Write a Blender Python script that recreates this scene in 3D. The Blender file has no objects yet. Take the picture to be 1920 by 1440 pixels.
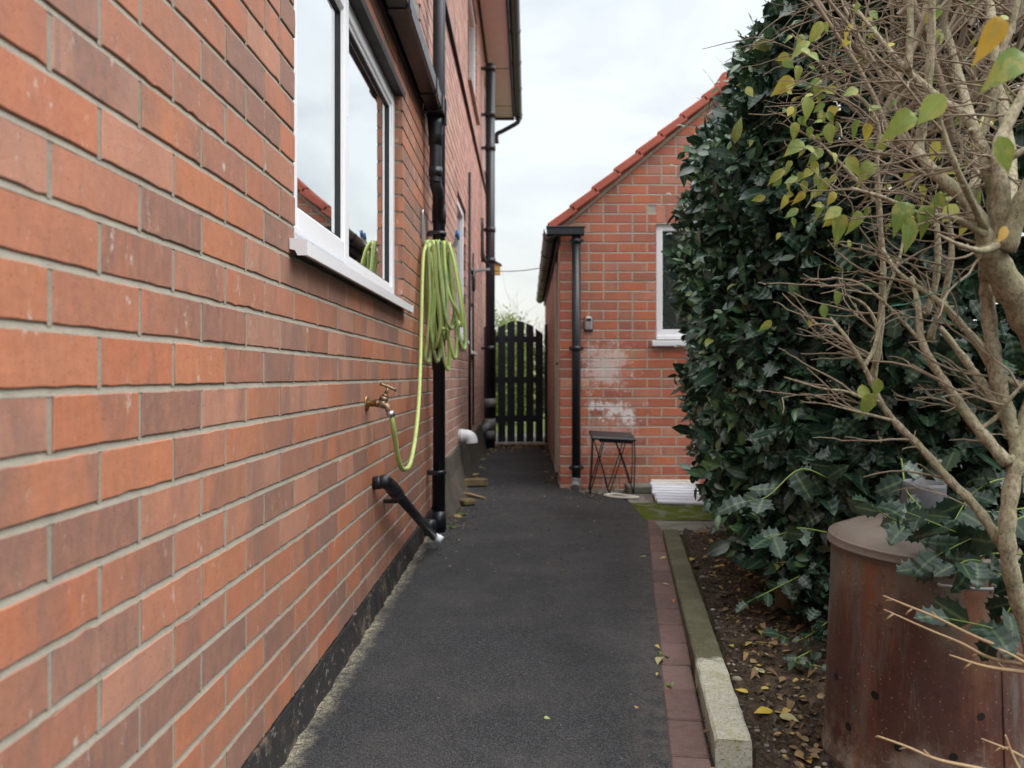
import bpy, math, random
import numpy as np
from mathutils import Vector, Matrix
R = random.Random(7); NR = np.random.RandomState(11)
SC = bpy.context.scene; COL = SC.collection
F = 1550.0; H = 0.87; VX, VY = 990.0, 705.0            # lens in pixels, eye height, vanishing point
WX = -0.56                                              # face of the brick house
def P(px, py, Y): return Vector(((px-VX)*Y/F, Y, H-(py-VY)*Y/F))
def YW(px): return -WX*F/(VX-px)

# ------------------------------------------------------------------ objects
def link(o, parent=None):
    COL.objects.link(o)
    if parent is not None:
        o.parent = parent
        if parent.type == 'EMPTY' : o.location = -parent.location
    return o
def tag(o, label=None, cat=None, group=None, kind=None):
    if label: o['label'] = label
    if cat: o['category'] = cat
    if group: o['group'] = group
    if kind: o['kind'] = kind
    return o
def thing(name, loc, label, cat, group=None):
    o = bpy.data.objects.new(name, None); o.location = loc; o.empty_display_size = .05
    COL.objects.link(o); return tag(o, label, cat, group)
class MB:
    def __init__(s): s.v=[]; s.f=[]; s.c=[]; s.sm=[]
    def add(s, vs, fs, c=(0,0,0), smooth=False):
        b=len(s.v); s.v += [tuple(v) for v in vs]; s.c += [tuple(c)]*len(vs)
        s.f += [tuple(i+b for i in f) for f in fs]; s.sm += [smooth]*len(fs); return s
    def box(s, a, b, c=(0,0,0), bev=0.0):
        x0,y0,z0=[min(a[i],b[i]) for i in range(3)]; x1,y1,z1=[max(a[i],b[i]) for i in range(3)]
        if bev<=0:
            vs=[(x,y,z) for x in(x0,x1) for y in(y0,y1) for z in(z0,z1)]
            fs=[(0,1,3,2),(4,6,7,5),(0,4,5,1),(2,3,7,6),(0,2,6,4),(1,5,7,3)]
            return s.add(vs,fs,c)
        return s.obox(Vector(((x0+x1)/2,(y0+y1)/2,(z0+z1)/2)),((x1-x0)/2,(y1-y0)/2,(z1-z0)/2),Matrix.Identity(3),c,bev)
    def obox(s, cen, h, M, c=(0,0,0), bev=.002):
        vs=[];idx={}
        for sx in(-1,1):
            for sy in(-1,1):
                for sz in(-1,1):
                    for k in range(3):
                        p=[sx*(h[0]-bev),sy*(h[1]-bev),sz*(h[2]-bev)]; p[k]=(sx,sy,sz)[k]*h[k]
                        idx[(sx,sy,sz,k)]=len(vs); vs.append(cen+M@Vector(p))
        fs=[]
        def q(l): 
            fs.append(tuple(l))
        for k in range(3):
            a,b=[i for i in range(3) if i!=k]
            for sg in(-1,1):
                l=[]
                for (u,w) in((-1,-1),(1,-1),(1,1),(-1,1)):
                    t=[0,0,0]; t[k]=sg; t[a]=u; t[b]=w; l.append(idx[(*t,k)])
                q(l)
        for k in range(3):       # edges along axis k
            a,b=[i for i in range(3) if i!=k]
            for u in(-1,1):
                for w in(-1,1):
                    def g(e,kk):
                        t=[0,0,0]; t[k]=e; t[a]=u; t[b]=w; return idx[(*t,kk)]
                    q([g(-1,a),g(1,a),g(1,b),g(-1,b)])
        for sx in(-1,1):
            for sy in(-1,1):
                for sz in(-1,1): q([idx[(sx,sy,sz,k)] for k in range(3)])
        return s.add(vs,fs,c)
    def tube(s, pts, r, n=12, c=(0,0,0), caps=True):
        pts=[Vector(p) for p in pts]; m=len(pts)
        rr=[r]*m if not hasattr(r,'__len__') else list(r)
        vs=[];fs=[]
        t0=(pts[1]-pts[0]).normalized(); up=Vector((0,0,1)) if abs(t0.z)<.9 else Vector((1,0,0))
        nx=t0.cross(up).normalized()
        for i,p in enumerate(pts):
            t=(pts[min(i+1,m-1)]-pts[max(i-1,0)])
            t=t.normalized() if t.length>1e-9 else t0
            nx=(nx-t*nx.dot(t)); nx = nx.normalized() if nx.length>1e-6 else t.orthogonal().normalized()
            ny=t.cross(nx)
            for k in range(n):
                a=2*math.pi*k/n; vs.append(p+(nx*math.cos(a)+ny*math.sin(a))*rr[i])
        for i in range(m-1):
            for k in range(n):
                k2=(k+1)%n; fs.append((i*n+k,i*n+k2,(i+1)*n+k2,(i+1)*n+k))
        s.add(vs,fs,c,True)
        if caps:
            b=len(s.v)-len(vs)
            s.f.append(tuple(b+k for k in reversed(range(n)))); s.sm.append(False)
            s.f.append(tuple(b+(m-1)*n+k for k in range(n))); s.sm.append(False)
        return s
    def lathe(s, cen, prof, n=48, c=(0,0,0), M=None, smooth=True):
        vs=[];fs=[];m=len(prof)
        for (r,z) in prof:
            for k in range(n):
                a=2*math.pi*k/n; v=Vector((r*math.cos(a),r*math.sin(a),z))
                if M is not None: v=M@v
                vs.append(Vector(cen)+v)
        for i in range(m-1):
            for k in range(n):
                k2=(k+1)%n; fs.append((i*n+k,i*n+k2,(i+1)*n+k2,(i+1)*n+k))
        return s.add(vs,fs,c,smooth)
    def build(s, name, m, parent=None):
        me=bpy.data.meshes.new(name); me.from_pydata([tuple(v) for v in s.v],[],s.f)
        me.polygons.foreach_set('use_smooth', s.sm)
        if any(x!=(0,0,0) for x in s.c):
            a=me.color_attributes.new('bc','FLOAT_COLOR','POINT')
            arr=np.ones((len(s.v),4),'f'); arr[:,:3]=np.array(s.c,'f'); a.data.foreach_set('color',arr.ravel())
        me.materials.append(m); me.update()
        return link(bpy.data.objects.new(name,me),parent)
def smooth_path(pts, k=6):
    pts=[Vector(p) for p in pts]; out=[]
    q=[2*pts[0]-pts[1]]+pts+[2*pts[-1]-pts[-2]]
    for i in range(1,len(q)-2):
        p0,p1,p2,p3=q[i-1:i+3]
        for j in range(k):
            t=j/k; out.append(.5*((2*p1)+(p2-p0)*t+(2*p0-5*p1+4*p2-p3)*t*t+(3*p1-p0-3*p2+p3)*t**3))
    out.append(pts[-1]); return out
def lerp_list(r, n):
    r=list(r); return [float(np.interp(i/(n-1)*(len(r)-1), range(len(r)), r)) for i in range(n)]

# ------------------------------------------------------------------ materials
class NT:
    def __init__(s,name):
        s.m=bpy.data.materials.new(name); s.m.use_nodes=True; s.t=s.m.node_tree; s.n=s.t.nodes; s.b=s.n['Principled BSDF']
        s._co=None
    def new(s,t,**k):
        o=s.n.new(t)
        for a,b in k.items(): setattr(o,a,b)
        return o
    def set(s,sock,v):
        if hasattr(v,'is_output') or isinstance(v,bpy.types.NodeSocket): s.t.links.new(v,sock)
        elif isinstance(v,(tuple,list)) and len(v)==3 and sock.type=='RGBA': sock.default_value=(*v,1)
        else: sock.default_value=v
    def co(s):
        if s._co is None: s._co=s.new('ShaderNodeTexCoord').outputs['Object']
        return s._co
    def map(s,scale=(1,1,1),loc=(0,0,0),vec=None,rot=(0,0,0)):
        o=s.new('ShaderNodeMapping'); s.set(o.inputs[0],vec or s.co()); o.inputs['Scale'].default_value=scale; o.inputs['Location'].default_value=loc; o.inputs['Rotation'].default_value=rot
        return o.outputs[0]
    def noise(s,sc=5,det=4,rough=.6,vec=None,dist=0,w=None,col=False):
        o=s.new('ShaderNodeTexNoise'); s.set(o.inputs['Vector'],vec or s.co())
        if w is not None: o.noise_dimensions='4D'; s.set(o.inputs['W'],w)
        o.inputs['Scale'].default_value=sc; o.inputs['Detail'].default_value=det; o.inputs['Roughness'].default_value=rough; o.inputs['Distortion'].default_value=dist
        return o.outputs['Color' if col else 'Fac']
    def vor(s,sc=5,vec=None,feat='F1',out='Distance',rnd=1):
        o=s.new('ShaderNodeTexVoronoi'); o.feature=feat; s.set(o.inputs['Vector'],vec or s.co()); o.inputs['Scale'].default_value=sc; o.inputs['Randomness'].default_value=rnd
        return o.outputs[out]
    def ramp(s,fac,stops,interp='LINEAR'):
        o=s.new('ShaderNodeValToRGB'); s.set(o.inputs[0],fac); r=o.color_ramp; r.interpolation=interp
        while len(r.elements)<len(stops): r.elements.new(.5)
        for e,(p,c) in zip(r.elements,stops):
            e.position=p; e.color=(c,c,c,1) if not hasattr(c,'__len__') else (*c,1)
        return o.outputs[0]
    def mr(s,v,a,b,c=0,d=1):
        o=s.new('ShaderNodeMapRange'); s.set(o.inputs[0],v)
        for i,x in enumerate((a,b,c,d)): o.inputs[i+1].default_value=x
        return o.outputs[0]
    def mix(s,f,a,b,mode='MIX'):
        o=s.new('ShaderNodeMix',data_type='RGBA',blend_type=mode); s.set(o.inputs[0],f); s.set(o.inputs[6],a); s.set(o.inputs[7],b); return o.outputs[2]
    def math(s,op,a,b=0.0,c=None):
        o=s.new('ShaderNodeMath',operation=op); s.set(o.inputs[0],a); s.set(o.inputs[1],b)
        if c is not None: s.set(o.inputs[2],c)
        return o.outputs[0]
    def attr(s):
        a=s.new('ShaderNodeAttribute',attribute_name='bc'); sp=s.new('ShaderNodeSeparateColor'); s.t.links.new(a.outputs['Color'],sp.inputs[0]); return sp.outputs
    def sep(s,vec=None):
        sp=s.new('ShaderNodeSeparateXYZ'); s.set(sp.inputs[0],vec or s.co()); return sp.outputs
    def bump(s,h,st=.3,d=.002,prev=None):
        o=s.new('ShaderNodeBump'); s.set(o.inputs['Height'],h); o.inputs['Strength'].default_value=st; o.inputs['Distance'].default_value=d
        if prev: s.set(o.inputs['Normal'],prev)
        return o.outputs[0]
    def out(s,col=None,rough=.6,metal=0,normal=None,spec=None,**k):
        i=s.b.inputs
        if col is not None: s.set(i['Base Color'],col)
        s.set(i['Roughness'],rough); s.set(i['Metallic'],metal)
        if normal is not None: s.set(i['Normal'],normal)
        if spec is not None: s.set(i['Specular IOR Level'],spec)
        for a,b in k.items(): s.set(i[a.replace('_',' ')],b)
        return s.m
def simple(name,col,rough=.5,metal=0,var=.25,bsc=60,bst=.1,spec=None,sc=8):
    t=NT(name); n=t.noise(sc,5); c=t.mix(n,tuple(x*(1-var) for x in col),tuple(min(1,x*(1+var)) for x in col))
    return t.out(c,t.mr(t.noise(sc*1.7,4),.3,.7,rough*.85,min(1,rough*1.15)),metal,t.bump(t.noise(bsc,4),bst,.001),spec)

def salts(t):
    X=t.sep()
    def blob(cx,cz,rx,rz,a,b_):
        d=t.math('SQRT',t.math('ADD',t.math('POWER',t.math('DIVIDE',t.math('SUBTRACT',X[0],cx),rx),2.),t.math('POWER',t.math('DIVIDE',t.math('SUBTRACT',X[2],cz),rz),2.)))
        d=t.math('ADD',d,t.math('ADD',t.mr(t.noise(9,6,.8),.3,.7,-.9,.9),t.mr(t.noise(45,4,.8),.3,.7,-.45,.45)))
        return t.ramp(d,[(a,1),(b_,0)])
    e=t.math('MAXIMUM',blob(.66,.60,.21,.13,.35,.8),t.math('MULTIPLY',blob(.60,.93,.2,.20,.3,1.0),.6))
    e=t.math('MAXIMUM',e,t.math('MULTIPLY',blob(.66,.42,.30,.2,.1,.9),.32))
    return e
def brick_mat(name,pal,dark,flash=.5,spots=.5,efflo=False,bump=.35,lichen=0,grime=False):
    t=NT(name); A=t.attr(); r,g,b=A[0],A[1],A[2]
    sh=t.new('ShaderNodeCombineXYZ')
    for i,k in enumerate((7,13,5)): t.set(sh.inputs[i],t.math('MULTIPLY',b,k))
    v=t.new('ShaderNodeVectorMath',operation='ADD'); t.set(v.inputs[0],t.co()); t.set(v.inputs[1],sh.outputs[0]); V=v.outputs[0]
    base=t.ramp(r,pal)
    base=t.mix(t.ramp(g,[(.76,0),(.90,.55)]),base,tuple(.5*x+.5*y for x,y in zip(dark,(.24,.17,.14))))
    base=t.mix(t.ramp(b,[(.80,0),(.86,.5)]),base,(.50,.29,.22))
    soft=t.noise(9,4,.55,vec=t.map((1,1,.45),vec=V))
    base=t.mix(t.mr(soft,.32,.70,0,.62),base,tuple(x*.62 for x in dark) if False else t.mix(.5,base,dark))
    fl=t.noise(5.0,4,.6,vec=t.map((1,1.1,.30),vec=V),dist=.9)
    fl=t.math('MULTIPLY',t.ramp(t.math('ADD',fl,t.math('MULTIPLY',t.math('SUBTRACT',g,.5),.42)),[(.52,0),(.68,1)]),flash)
    base=t.mix(fl,base,dark)
    # lengthwise drag lines and fine grain of wire cut brick
    gr=t.noise(260,3,.7); gr2=t.noise(70,4,.7,vec=t.map((1,1,.35)))
    base=t.mix(t.mr(gr2,.3,.7,0,.28),base,tuple(min(1,x*1.35) for x in pal[len(pal)//2][1]))
    base=t.mix(t.ramp(t.noise(330,2,.5),[(.64,0),(.72,.6)]),base,(.07,.035,.03))
    pits=t.ramp(t.vor(120),[(.08,1),(.16,0)]); pm=t.ramp(t.noise(19,3),[(.42,0),(.56,.8)])
    base=t.mix(t.math('MULTIPLY',pits,pm),base,(.06,.03,.025))
    ws=t.ramp(t.noise(31,7,.8,vec=t.map((1,1,.55))),[(.61,0),(.68,spots*.8)])
    base=t.mix(ws,base,(.56,.50,.44))
    sp2=t.math('MULTIPLY',t.ramp(t.math('ADD',t.vor(11),t.mr(t.noise(90,3,.7),.3,.7,-.04,.04)),[(.04,1),(.10,0)]),t.ramp(t.noise(6,2),[(.47,0),(.55,spots)]))
    base=t.mix(sp2,base,(.50,.45,.38))
    base=t.mix(t.math('MULTIPLY',t.ramp(t.noise(3.1,6,.72,vec=t.map((1,1,.5))),[(.45,0),(.68,.42)]),1.),base,(.20,.135,.11))
    if efflo:
        X=t.sep(); e=salts(t)
        base=t.mix(e,base,(.76,.70,.68))
        low=t.math('MULTIPLY',t.mr(X[2],.0,.55,.8,0),t.ramp(t.noise(14,5,.7),[(.48,0),(.62,.6)]))
        base=t.mix(low,base,(.45,.36,.30))
    if grime:
        X=t.sep(); low=t.math('MULTIPLY',t.mr(X[2],.05,.42,1,0),t.ramp(t.noise(9,6,.7),[(.38,0),(.6,.75)]))
        base=t.mix(low,base,(.23,.13,.095))
    bm=t.bump(gr,bump,.0012); bm=t.bump(t.noise(13,3,.6),.5,.006,bm); bm=t.bump(t.noise(38,5,.7),bump*.9,.0025,bm); bm=t.bump(t.math('MULTIPLY',pits,-1.),.4,.001,bm)
    return t.out(base,t.mr(gr2,.2,.8,.50,.78),0,bm,.55)
def mortar_mat(name,col,salt=False):
    t=NT(name); n=t.noise(18,6,.7); c=t.mix(n,tuple(x*.72 for x in col),tuple(min(1,x*1.25) for x in col))
    c=t.mix(t.ramp(t.noise(420,2),[(.55,0),(.7,.5)]),c,(.13,.11,.08))
    c=t.mix(t.ramp(t.noise(4,5,.7),[(.55,0),(.7,.4)]),c,(.16,.15,.11))
    if salt: c=t.mix(salts(t),c,(.78,.73,.70))
    return t.out(c,.95,0,t.bump(t.noise(300,3),.6,.0015,t.bump(t.noise(45,4),.6,.003)),.2)
NEWB=[(0,(.32,.145,.10)),(.25,(.42,.165,.095)),(.55,(.49,.185,.090)),(.8,(.45,.145,.070)),(1,(.42,.20,.135))]
OLDB=[(0,(.46,.27,.22)),(.35,(.54,.31,.24)),(.7,(.45,.22,.17)),(1,(.60,.40,.32))]
GARB=[(0,(.42,.12,.065)),(.35,(.50,.135,.065)),(.7,(.55,.165,.075)),(.93,(.40,.10,.07)),(1,(.62,.32,.18))]
M={}
M['brick_new']=brick_mat('orange_brick',NEWB,(.185,.115,.098),.75,1.0,grime=True)
M['brick_old']=brick_mat('old_brick',OLDB,(.26,.16,.14),.4,.5)
M['brick_gar']=brick_mat('garage_brick',GARB,(.27,.085,.065),.45,.3,efflo=True)
M['mortar']=mortar_mat('mortar',(.31,.285,.235)); M['mortar_old']=mortar_mat('old_mortar',(.44,.38,.33)); M['mortar_gar']=mortar_mat('garage_mortar',(.44,.39,.32),True)
M['upvc']=simple('white_upvc',(.82,.83,.86),.30,0,.015,40,.0,.5,2)
M['black_pvc']=simple('black_plastic',(.012,.014,.020),.38,0,.3,90,.05,.5,14)
M['grey_pvc']=simple('grey_plastic',(.24,.24,.24),.5,0,.3)
M['rubber']=simple('gasket_rubber',(.02,.02,.022),.6)
M['terracotta']=simple('terracotta_tile',(.40,.11,.075),.75,0,.4,120,.4,.3,9)
M['black_wood']=simple('black_painted_timber',(.018,.020,.028),.6,0,.4,80,.3,.4,12)
M['soffit']=simple('soffit_board',(.66,.62,.66),.7,0,.1)
M['steel']=simple('galvanised_steel',(.45,.45,.46),.38,.9,.2)
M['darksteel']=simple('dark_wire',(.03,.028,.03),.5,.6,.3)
M['blue']=simple('blue_plastic_tip',(.02,.12,.32),.4)
M['concrete']=simple('concrete',(.30,.29,.26),.9,0,.3,160,.6,.3,14)
M['cream']=simple('cream_paint',(.62,.58,.50),.5,0,.12)
M['brown_door']=simple('brown_door_paint',(.05,.030,.028),.55,0,.3)
M['yellow_wood']=simple('yellow_wood',(.55,.36,.10),.6)
M['interior']=simple('pale_interior',(.74,.74,.72),.9,0,.06)
M['whitepl']=simple('white_trunking',(.74,.77,.84),.35,0,.06,60,.05,.5)
M['wire_green']=simple('green_wire',(.05,.22,.16),.45)
M['slate']=simple('dark_lead',(.03,.03,.035),.6)

t=NT('window_glass'); fr=t.new('ShaderNodeMapRange'); lw=t.new('ShaderNodeLayerWeight'); lw.inputs[0].default_value=.5; t.set(fr.inputs[0],lw.outputs['Facing']); fr.inputs[1].default_value=.0; fr.inputs[2].default_value=.8; fr.inputs[3].default_value=.42; fr.inputs[4].default_value=.92
tr=t.new('ShaderNodeBsdfTransparent'); tr.inputs[0].default_value=(.86,.9,.89,1); gl=t.new('ShaderNodeBsdfGlossy'); gl.inputs['Roughness'].default_value=.012; gl.inputs['Color'].default_value=(.95,.97,.97,1)
t.set(gl.inputs['Normal'],t.bump(t.noise(1.6,1,.4),.03,.01))
mx=t.new('ShaderNodeMixShader'); t.set(mx.inputs[0],fr.outputs[0]); t.set(mx.inputs[1],tr.outputs[0]); t.set(mx.inputs[2],gl.outputs[0])
t.t.links.new(mx.outputs[0],t.n['Material Output'].inputs[0]); M['glass']=t.m
t=NT('dark_glass'); M['dglass']=t.out((.05,.06,.065),.03,0,None,.9)

t=NT('asphalt'); n=t.noise(7,5,.7); c=t.mix(n,(.011,.012,.014),(.032,.033,.036))
v=t.vor(330,out='Color'); sv=t.new('ShaderNodeSeparateColor'); t.set(sv.inputs[0],v)
c=t.mix(t.ramp(sv.outputs[0],[(.55,0),(.98,.85)]),c,(.10,.103,.11))
c=t.mix(t.ramp(t.noise(420,2,.6),[(.62,0),(.70,.9)]),c,(.17,.165,.16)); c=t.mix(t.math('MULTIPLY',t.ramp(t.vor(95),[(.07,1),(.12,0)]),t.ramp(t.noise(5,3),[(.5,0),(.6,.6)])),c,(.20,.19,.175))
c=t.mix(t.ramp(t.noise(2.1,6,.75),[(.44,0),(.66,.38)]),c,(.10,.095,.088)); c=t.mix(t.ramp(t.noise(1.1,5,.7,vec=t.map((1,.5,1))),[(.5,0),(.66,.5)]),c,(.012,.012,.014))
X=t.sep(); gw=t.math('MULTIPLY',t.mr(t.math('ADD',X[0],t.mr(t.noise(11,5,.7),.3,.7,-.018,.018)),-.545,-.498,1,0),t.mr(X[1],4.6,4.9,1,0)); gw=t.math('MULTIPLY',gw,t.ramp(t.noise(48,6,.8),[(.38,0),(.56,1)]))
gw=t.math('MULTIPLY',gw,t.ramp(t.noise(3.5,3,.6),[(.33,.25),(.55,1)]))
c=t.mix(gw,c,t.mix(t.ramp(t.noise(240,2,.6),[(.4,0),(.6,1)]),(.16,.14,.10),(.66,.59,.42)))
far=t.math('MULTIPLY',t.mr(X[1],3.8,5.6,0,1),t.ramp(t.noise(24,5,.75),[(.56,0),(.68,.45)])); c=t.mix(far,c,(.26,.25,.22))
ed=t.math('MULTIPLY',t.mr(t.math('SUBTRACT',X[0],t.math('MULTIPLY',X[1],.128)),-.03,.08,0,1),t.ramp(t.noise(18,5,.75),[(.42,0),(.6,.5)])); c=t.mix(ed,c,(.14,.12,.10))
ab=t.bump(t.vor(330),.9,.004); ab=t.bump(t.noise(120,3,.7),.7,.005,ab); ab=t.bump(t.noise(5,3),.3,.02,ab)
M['asphalt']=t.out(c,.74,0,ab,.3)

t=NT('soil'); c=t.mix(t.ramp(t.noise(34,7,.8),[(.38,0),(.62,1)]),(.014,.010,.007),(.11,.078,.052)); c=t.mix(t.ramp(t.vor(70),[(.1,.5),(.3,0)]),c,(.16,.12,.085)); c=t.mix(t.ramp(t.noise(160,3,.7),[(.6,0),(.7,.7)]),c,(.22,.17,.12))
M['soil']=t.out(c,.95,0,t.bump(t.noise(90,5,.8),1,.012,t.bump(t.noise(20,4),.8,.02)),.2)
t=NT('lawn'); c=t.mix(t.noise(40,5,.7),(.075,.11,.025),(.15,.19,.06)); M['lawn']=t.out(c,.9,0,t.bump(t.noise(200,3),1,.02),.2)
t=NT('mossy_paving'); c=t.mix(t.noise(16,5,.7),(.16,.15,.13),(.26,.25,.21)); c=t.mix(t.ramp(t.noise(9,6,.75),[(.36,.0),(.5,1)]),c,(.085,.115,.012))
M['moss']=t.out(c,.95,0,t.bump(t.noise(120,5),1,.01),.2)
t=NT('grey_flagstone'); c=t.mix(t.noise(12,6,.7),(.13,.125,.11),(.26,.25,.22)); c=t.mix(t.ramp(t.noise(6,5,.7),[(.5,0),(.62,.6)]),c,(.09,.10,.04))
M['flag']=t.out(c,.92,0,t.bump(t.noise(100,5),.8,.006),.2)
t=NT('gravel_grit'); c=t.mix(t.vor(60,out='Color'),(.12,.11,.10),(.42,.38,.32)); c=t.mix(.65,c,t.mix(t.noise(14),(.10,.09,.08),(.36,.33,.28)))
M['grit']=t.out(c,.95,0,t.bump(t.vor(60),1,.01),.2)
t=NT('tar_plinth'); c=t.mix(t.ramp(t.noise(7,7,.8),[(.54,0),(.64,.9)]),(.028,.027,.027),(.17,.125,.09)); 
c=t.mix(t.ramp(t.noise(30,6,.8),[(.58,0),(.64,.8)]),c,(.33,.30,.25)); M['tar']=t.out(c,.6,0,t.bump(t.noise(45,5,.75),1,.006),.4)
t=NT('render_plinth'); c=t.mix(t.noise(9,6,.75),(.055,.05,.042),(.16,.135,.11)); c=t.mix(t.ramp(t.noise(5,5,.7),[(.5,0),(.6,.6)]),c,(.06,.065,.04)); M['plinth']=t.out(c,.95,0,t.bump(t.noise(30,6,.75),1,.012),.2)
t=NT('paver'); A=t.attr(); c=t.ramp(A[0],[(0,(.095,.058,.052)),(.5,(.125,.074,.066)),(1,(.16,.10,.088))]); c=t.mix(t.mr(t.noise(45,5,.75),.35,.75,0,.55),c,(.19,.14,.125))
c=t.mix(t.ramp(t.noise(9,5,.7),[(.55,0),(.66,.45)]),c,(.06,.055,.03)); M['paver']=t.out(c,.88,0,t.bump(t.noise(150,4,.7),.8,.004),.25)
t=NT('post_concrete'); X=t.sep(); yy=t.math('ADD',X[1],t.mr(t.noise(22,4,.7),.3,.7,-.035,.035)); edge=t.mr(yy,2.36,2.40,0,1)
pale=t.mix(t.noise(60,6,.8),(.22,.21,.15),(.72,.70,.60)); pale=t.mix(t.ramp(t.noise(150,4,.8),[(.52,0),(.6,.75)]),pale,(.22,.20,.12)); pale=t.mix(t.ramp(t.noise(14,5,.7),[(.5,0),(.62,.5)]),pale,(.30,.30,.14))
moss=t.mix(t.noise(30,6,.75),(.060,.060,.034),(.135,.125,.075)); moss=t.mix(t.ramp(t.noise(8,4),[(.45,0),(.65,.7)]),moss,(.15,.135,.09)); moss=t.mix(t.ramp(t.noise(190,3,.7),[(.60,0),(.68,.6)]),moss,(.34,.32,.24))
M['post']=t.out(t.mix(edge,pale,moss),.95,0,t.bump(t.noise(110,6,.8),.9,.006,t.bump(t.noise(20,4),.4,.008)),.2)
t=NT('rusty_steel'); X=t.sep(); hz=t.math('ADD',X[2],t.mr(t.noise(7,5,.65,vec=t.map((1,1,.35))),.3,.7,-.10,.10))
c=t.ramp(hz,[(.02,(.17,.13,.10)),(.07,(.085,.036,.026)),(.2,(.072,.026,.021)),(.28,(.095,.036,.024)),(.34,(.11,.070,.048)),(.40,(.17,.145,.11)),(.60,(.16,.135,.11))])
c=t.mix(t.mr(t.noise(11,6,.75,vec=t.map((1,1,.3))),.35,.7,0,.55),c,(.060,.032,.030))
c=t.mix(t.math('MULTIPLY',t.ramp(t.noise(6,4,.7),[(.48,0),(.7,.5)]),t.mr(X[2],.15,.42,1,.1)),c,(.12,.040,.024))
c=t.mix(t.math('MULTIPLY',t.ramp(t.noise(16,6,.8),[(.45,0),(.6,1)]),t.mr(X[2],.02,.13,.9,0)),c,(.34,.29,.23))
c=t.mix(t.ramp(t.noise(9,6,.75,vec=t.map((1,1,.10))),[(.48,0),(.62,.8)]),c,(.19,.066,.028))
c=t.mix(t.ramp(t.noise(13,6,.8,vec=t.map((1,1,.16),loc=(3,1,0))),[(.52,0),(.64,.75)]),c,(.12,.10,.088))
c=t.mix(t.ramp(t.noise(34,6,.8),[(.56,0),(.64,.5)]),c,(.035,.018,.014))
c=t.mix(t.ramp(t.noise(190,2,.6),[(.68,0),(.73,.8)]),c,(.42,.32,.24))
c=t.mix(t.ramp(t.noise(40,4,.7,vec=t.map((1,1,.12))),[(.66,0),(.72,.4)]),c,(.30,.15,.08))
M['rust']=t.out(c,t.mr(t.noise(20,4),.3,.7,.45,.72),.15,t.bump(t.noise(140,4),.35,.001,t.bump(t.noise(8,3),.25,.004)),.4)
t=NT('lid_steel'); c=t.mix(t.noise(14,6,.75),(.085,.068,.055),(.19,.155,.125)); c=t.mix(t.ramp(t.noise(22,5,.7),[(.55,0),(.66,.6)]),c,(.09,.04,.025)); M['lid']=t.out(c,.6,.15,t.bump(t.noise(120,4),.3,.001,t.bump(t.noise(10,3),.3,.004)),.4)
t=NT('grey_chimney'); c=t.mix(t.noise(10,5,.7),(.06,.06,.068),(.13,.13,.14)); M['chim']=t.out(c,.65,0,t.bump(t.noise(90,4),.2,.001))
t=NT('brass'); c=t.mix(t.ramp(t.noise(60,5,.7),[(.42,0),(.58,1)]),(.50,.30,.10),(.20,.12,.065)); M['brass']=t.out(c,t.mr(t.noise(50),.3,.7,.32,.6),.85,t.bump(t.noise(200,3),.3,.0006))
t=NT('aged_tap'); c=t.mix(t.ramp(t.noise(70,5,.7),[(.42,0),(.58,1)]),(.20,.13,.09),(.36,.27,.18)); M['aged']=t.out(c,.5,.7,t.bump(t.noise(200,3),.4,.0008))
t=NT('hose_green'); A=t.attr(); c=t.mix(A[0],(.46,.58,.17),(.24,.32,.14)); c=t.mix(t.ramp(t.noise(35,5,.7),[(.48,0),(.66,.6)]),c,(.52,.56,.28)); c=t.mix(t.ramp(t.noise(9,3),[(.55,0),(.7,.5)]),c,(.14,.17,.07)); M['hose']=t.out(c,.38,0,t.bump(t.noise(150,3),.1,.001),.5)
def leaf_mat(name,stops,rough,sub=.12,spec=.5,blotch=None):
    t=NT(name); A=t.attr(); c=t.ramp(A[0],stops)
    c=t.mix(t.mr(t.noise(60,4,.7),.35,.7,0,.35),c,t.mix(.5,c,(.02,.03,.01)))
    if blotch: c=t.mix(t.ramp(t.noise(35,4,.7),[(.52,0),(.6,.7)]),c,blotch)
    c=t.mix(t.math('MULTIPLY',t.ramp(A[1],[(.80,0),(.95,1)]),.32),c,t.mix(.6,c,(.30,.38,.18)))
    m=t.out(c,rough,0,t.bump(t.noise(110,2),.25,.0015),spec)
    tl=t.new('ShaderNodeBsdfTranslucent'); t.set(tl.inputs[0],c); mx=t.new('ShaderNodeMixShader'); mx.inputs[0].default_value=sub
    t.set(mx.inputs[1],t.b.outputs[0]); t.set(mx.inputs[2],tl.outputs[0]); t.t.links.new(mx.outputs[0],t.n['Material Output'].inputs[0]); return m
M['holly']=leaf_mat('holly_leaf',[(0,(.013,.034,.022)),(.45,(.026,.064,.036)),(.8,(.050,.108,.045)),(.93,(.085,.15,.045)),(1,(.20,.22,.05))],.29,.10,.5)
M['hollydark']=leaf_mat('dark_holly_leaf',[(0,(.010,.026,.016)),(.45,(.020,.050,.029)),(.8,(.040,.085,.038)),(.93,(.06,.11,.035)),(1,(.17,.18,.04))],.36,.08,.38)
M['hollyedge']=leaf_mat('young_and_skylit_holly_leaf',[(0,(.045,.095,.062)),(.6,(.080,.155,.085)),(1,(.16,.24,.09))],.30,.12,.5)  # pale greens: new shoots, plus sky reflection painted into the outer leaves
M['shrubleaf']=leaf_mat('autumn_leaf',[(0,(.16,.26,.06)),(.45,(.27,.34,.07)),(.75,(.45,.42,.07)),(1,(.55,.33,.05))],.45,.35,.4,(.40,.36,.09))
M['litter']=leaf_mat('litter_leaf',[(0,(.05,.028,.016)),(.35,(.13,.07,.035)),(.7,(.26,.16,.08)),(.88,(.46,.32,.08)),(1,(.34,.30,.08))],.6,.15,.35)
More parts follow.
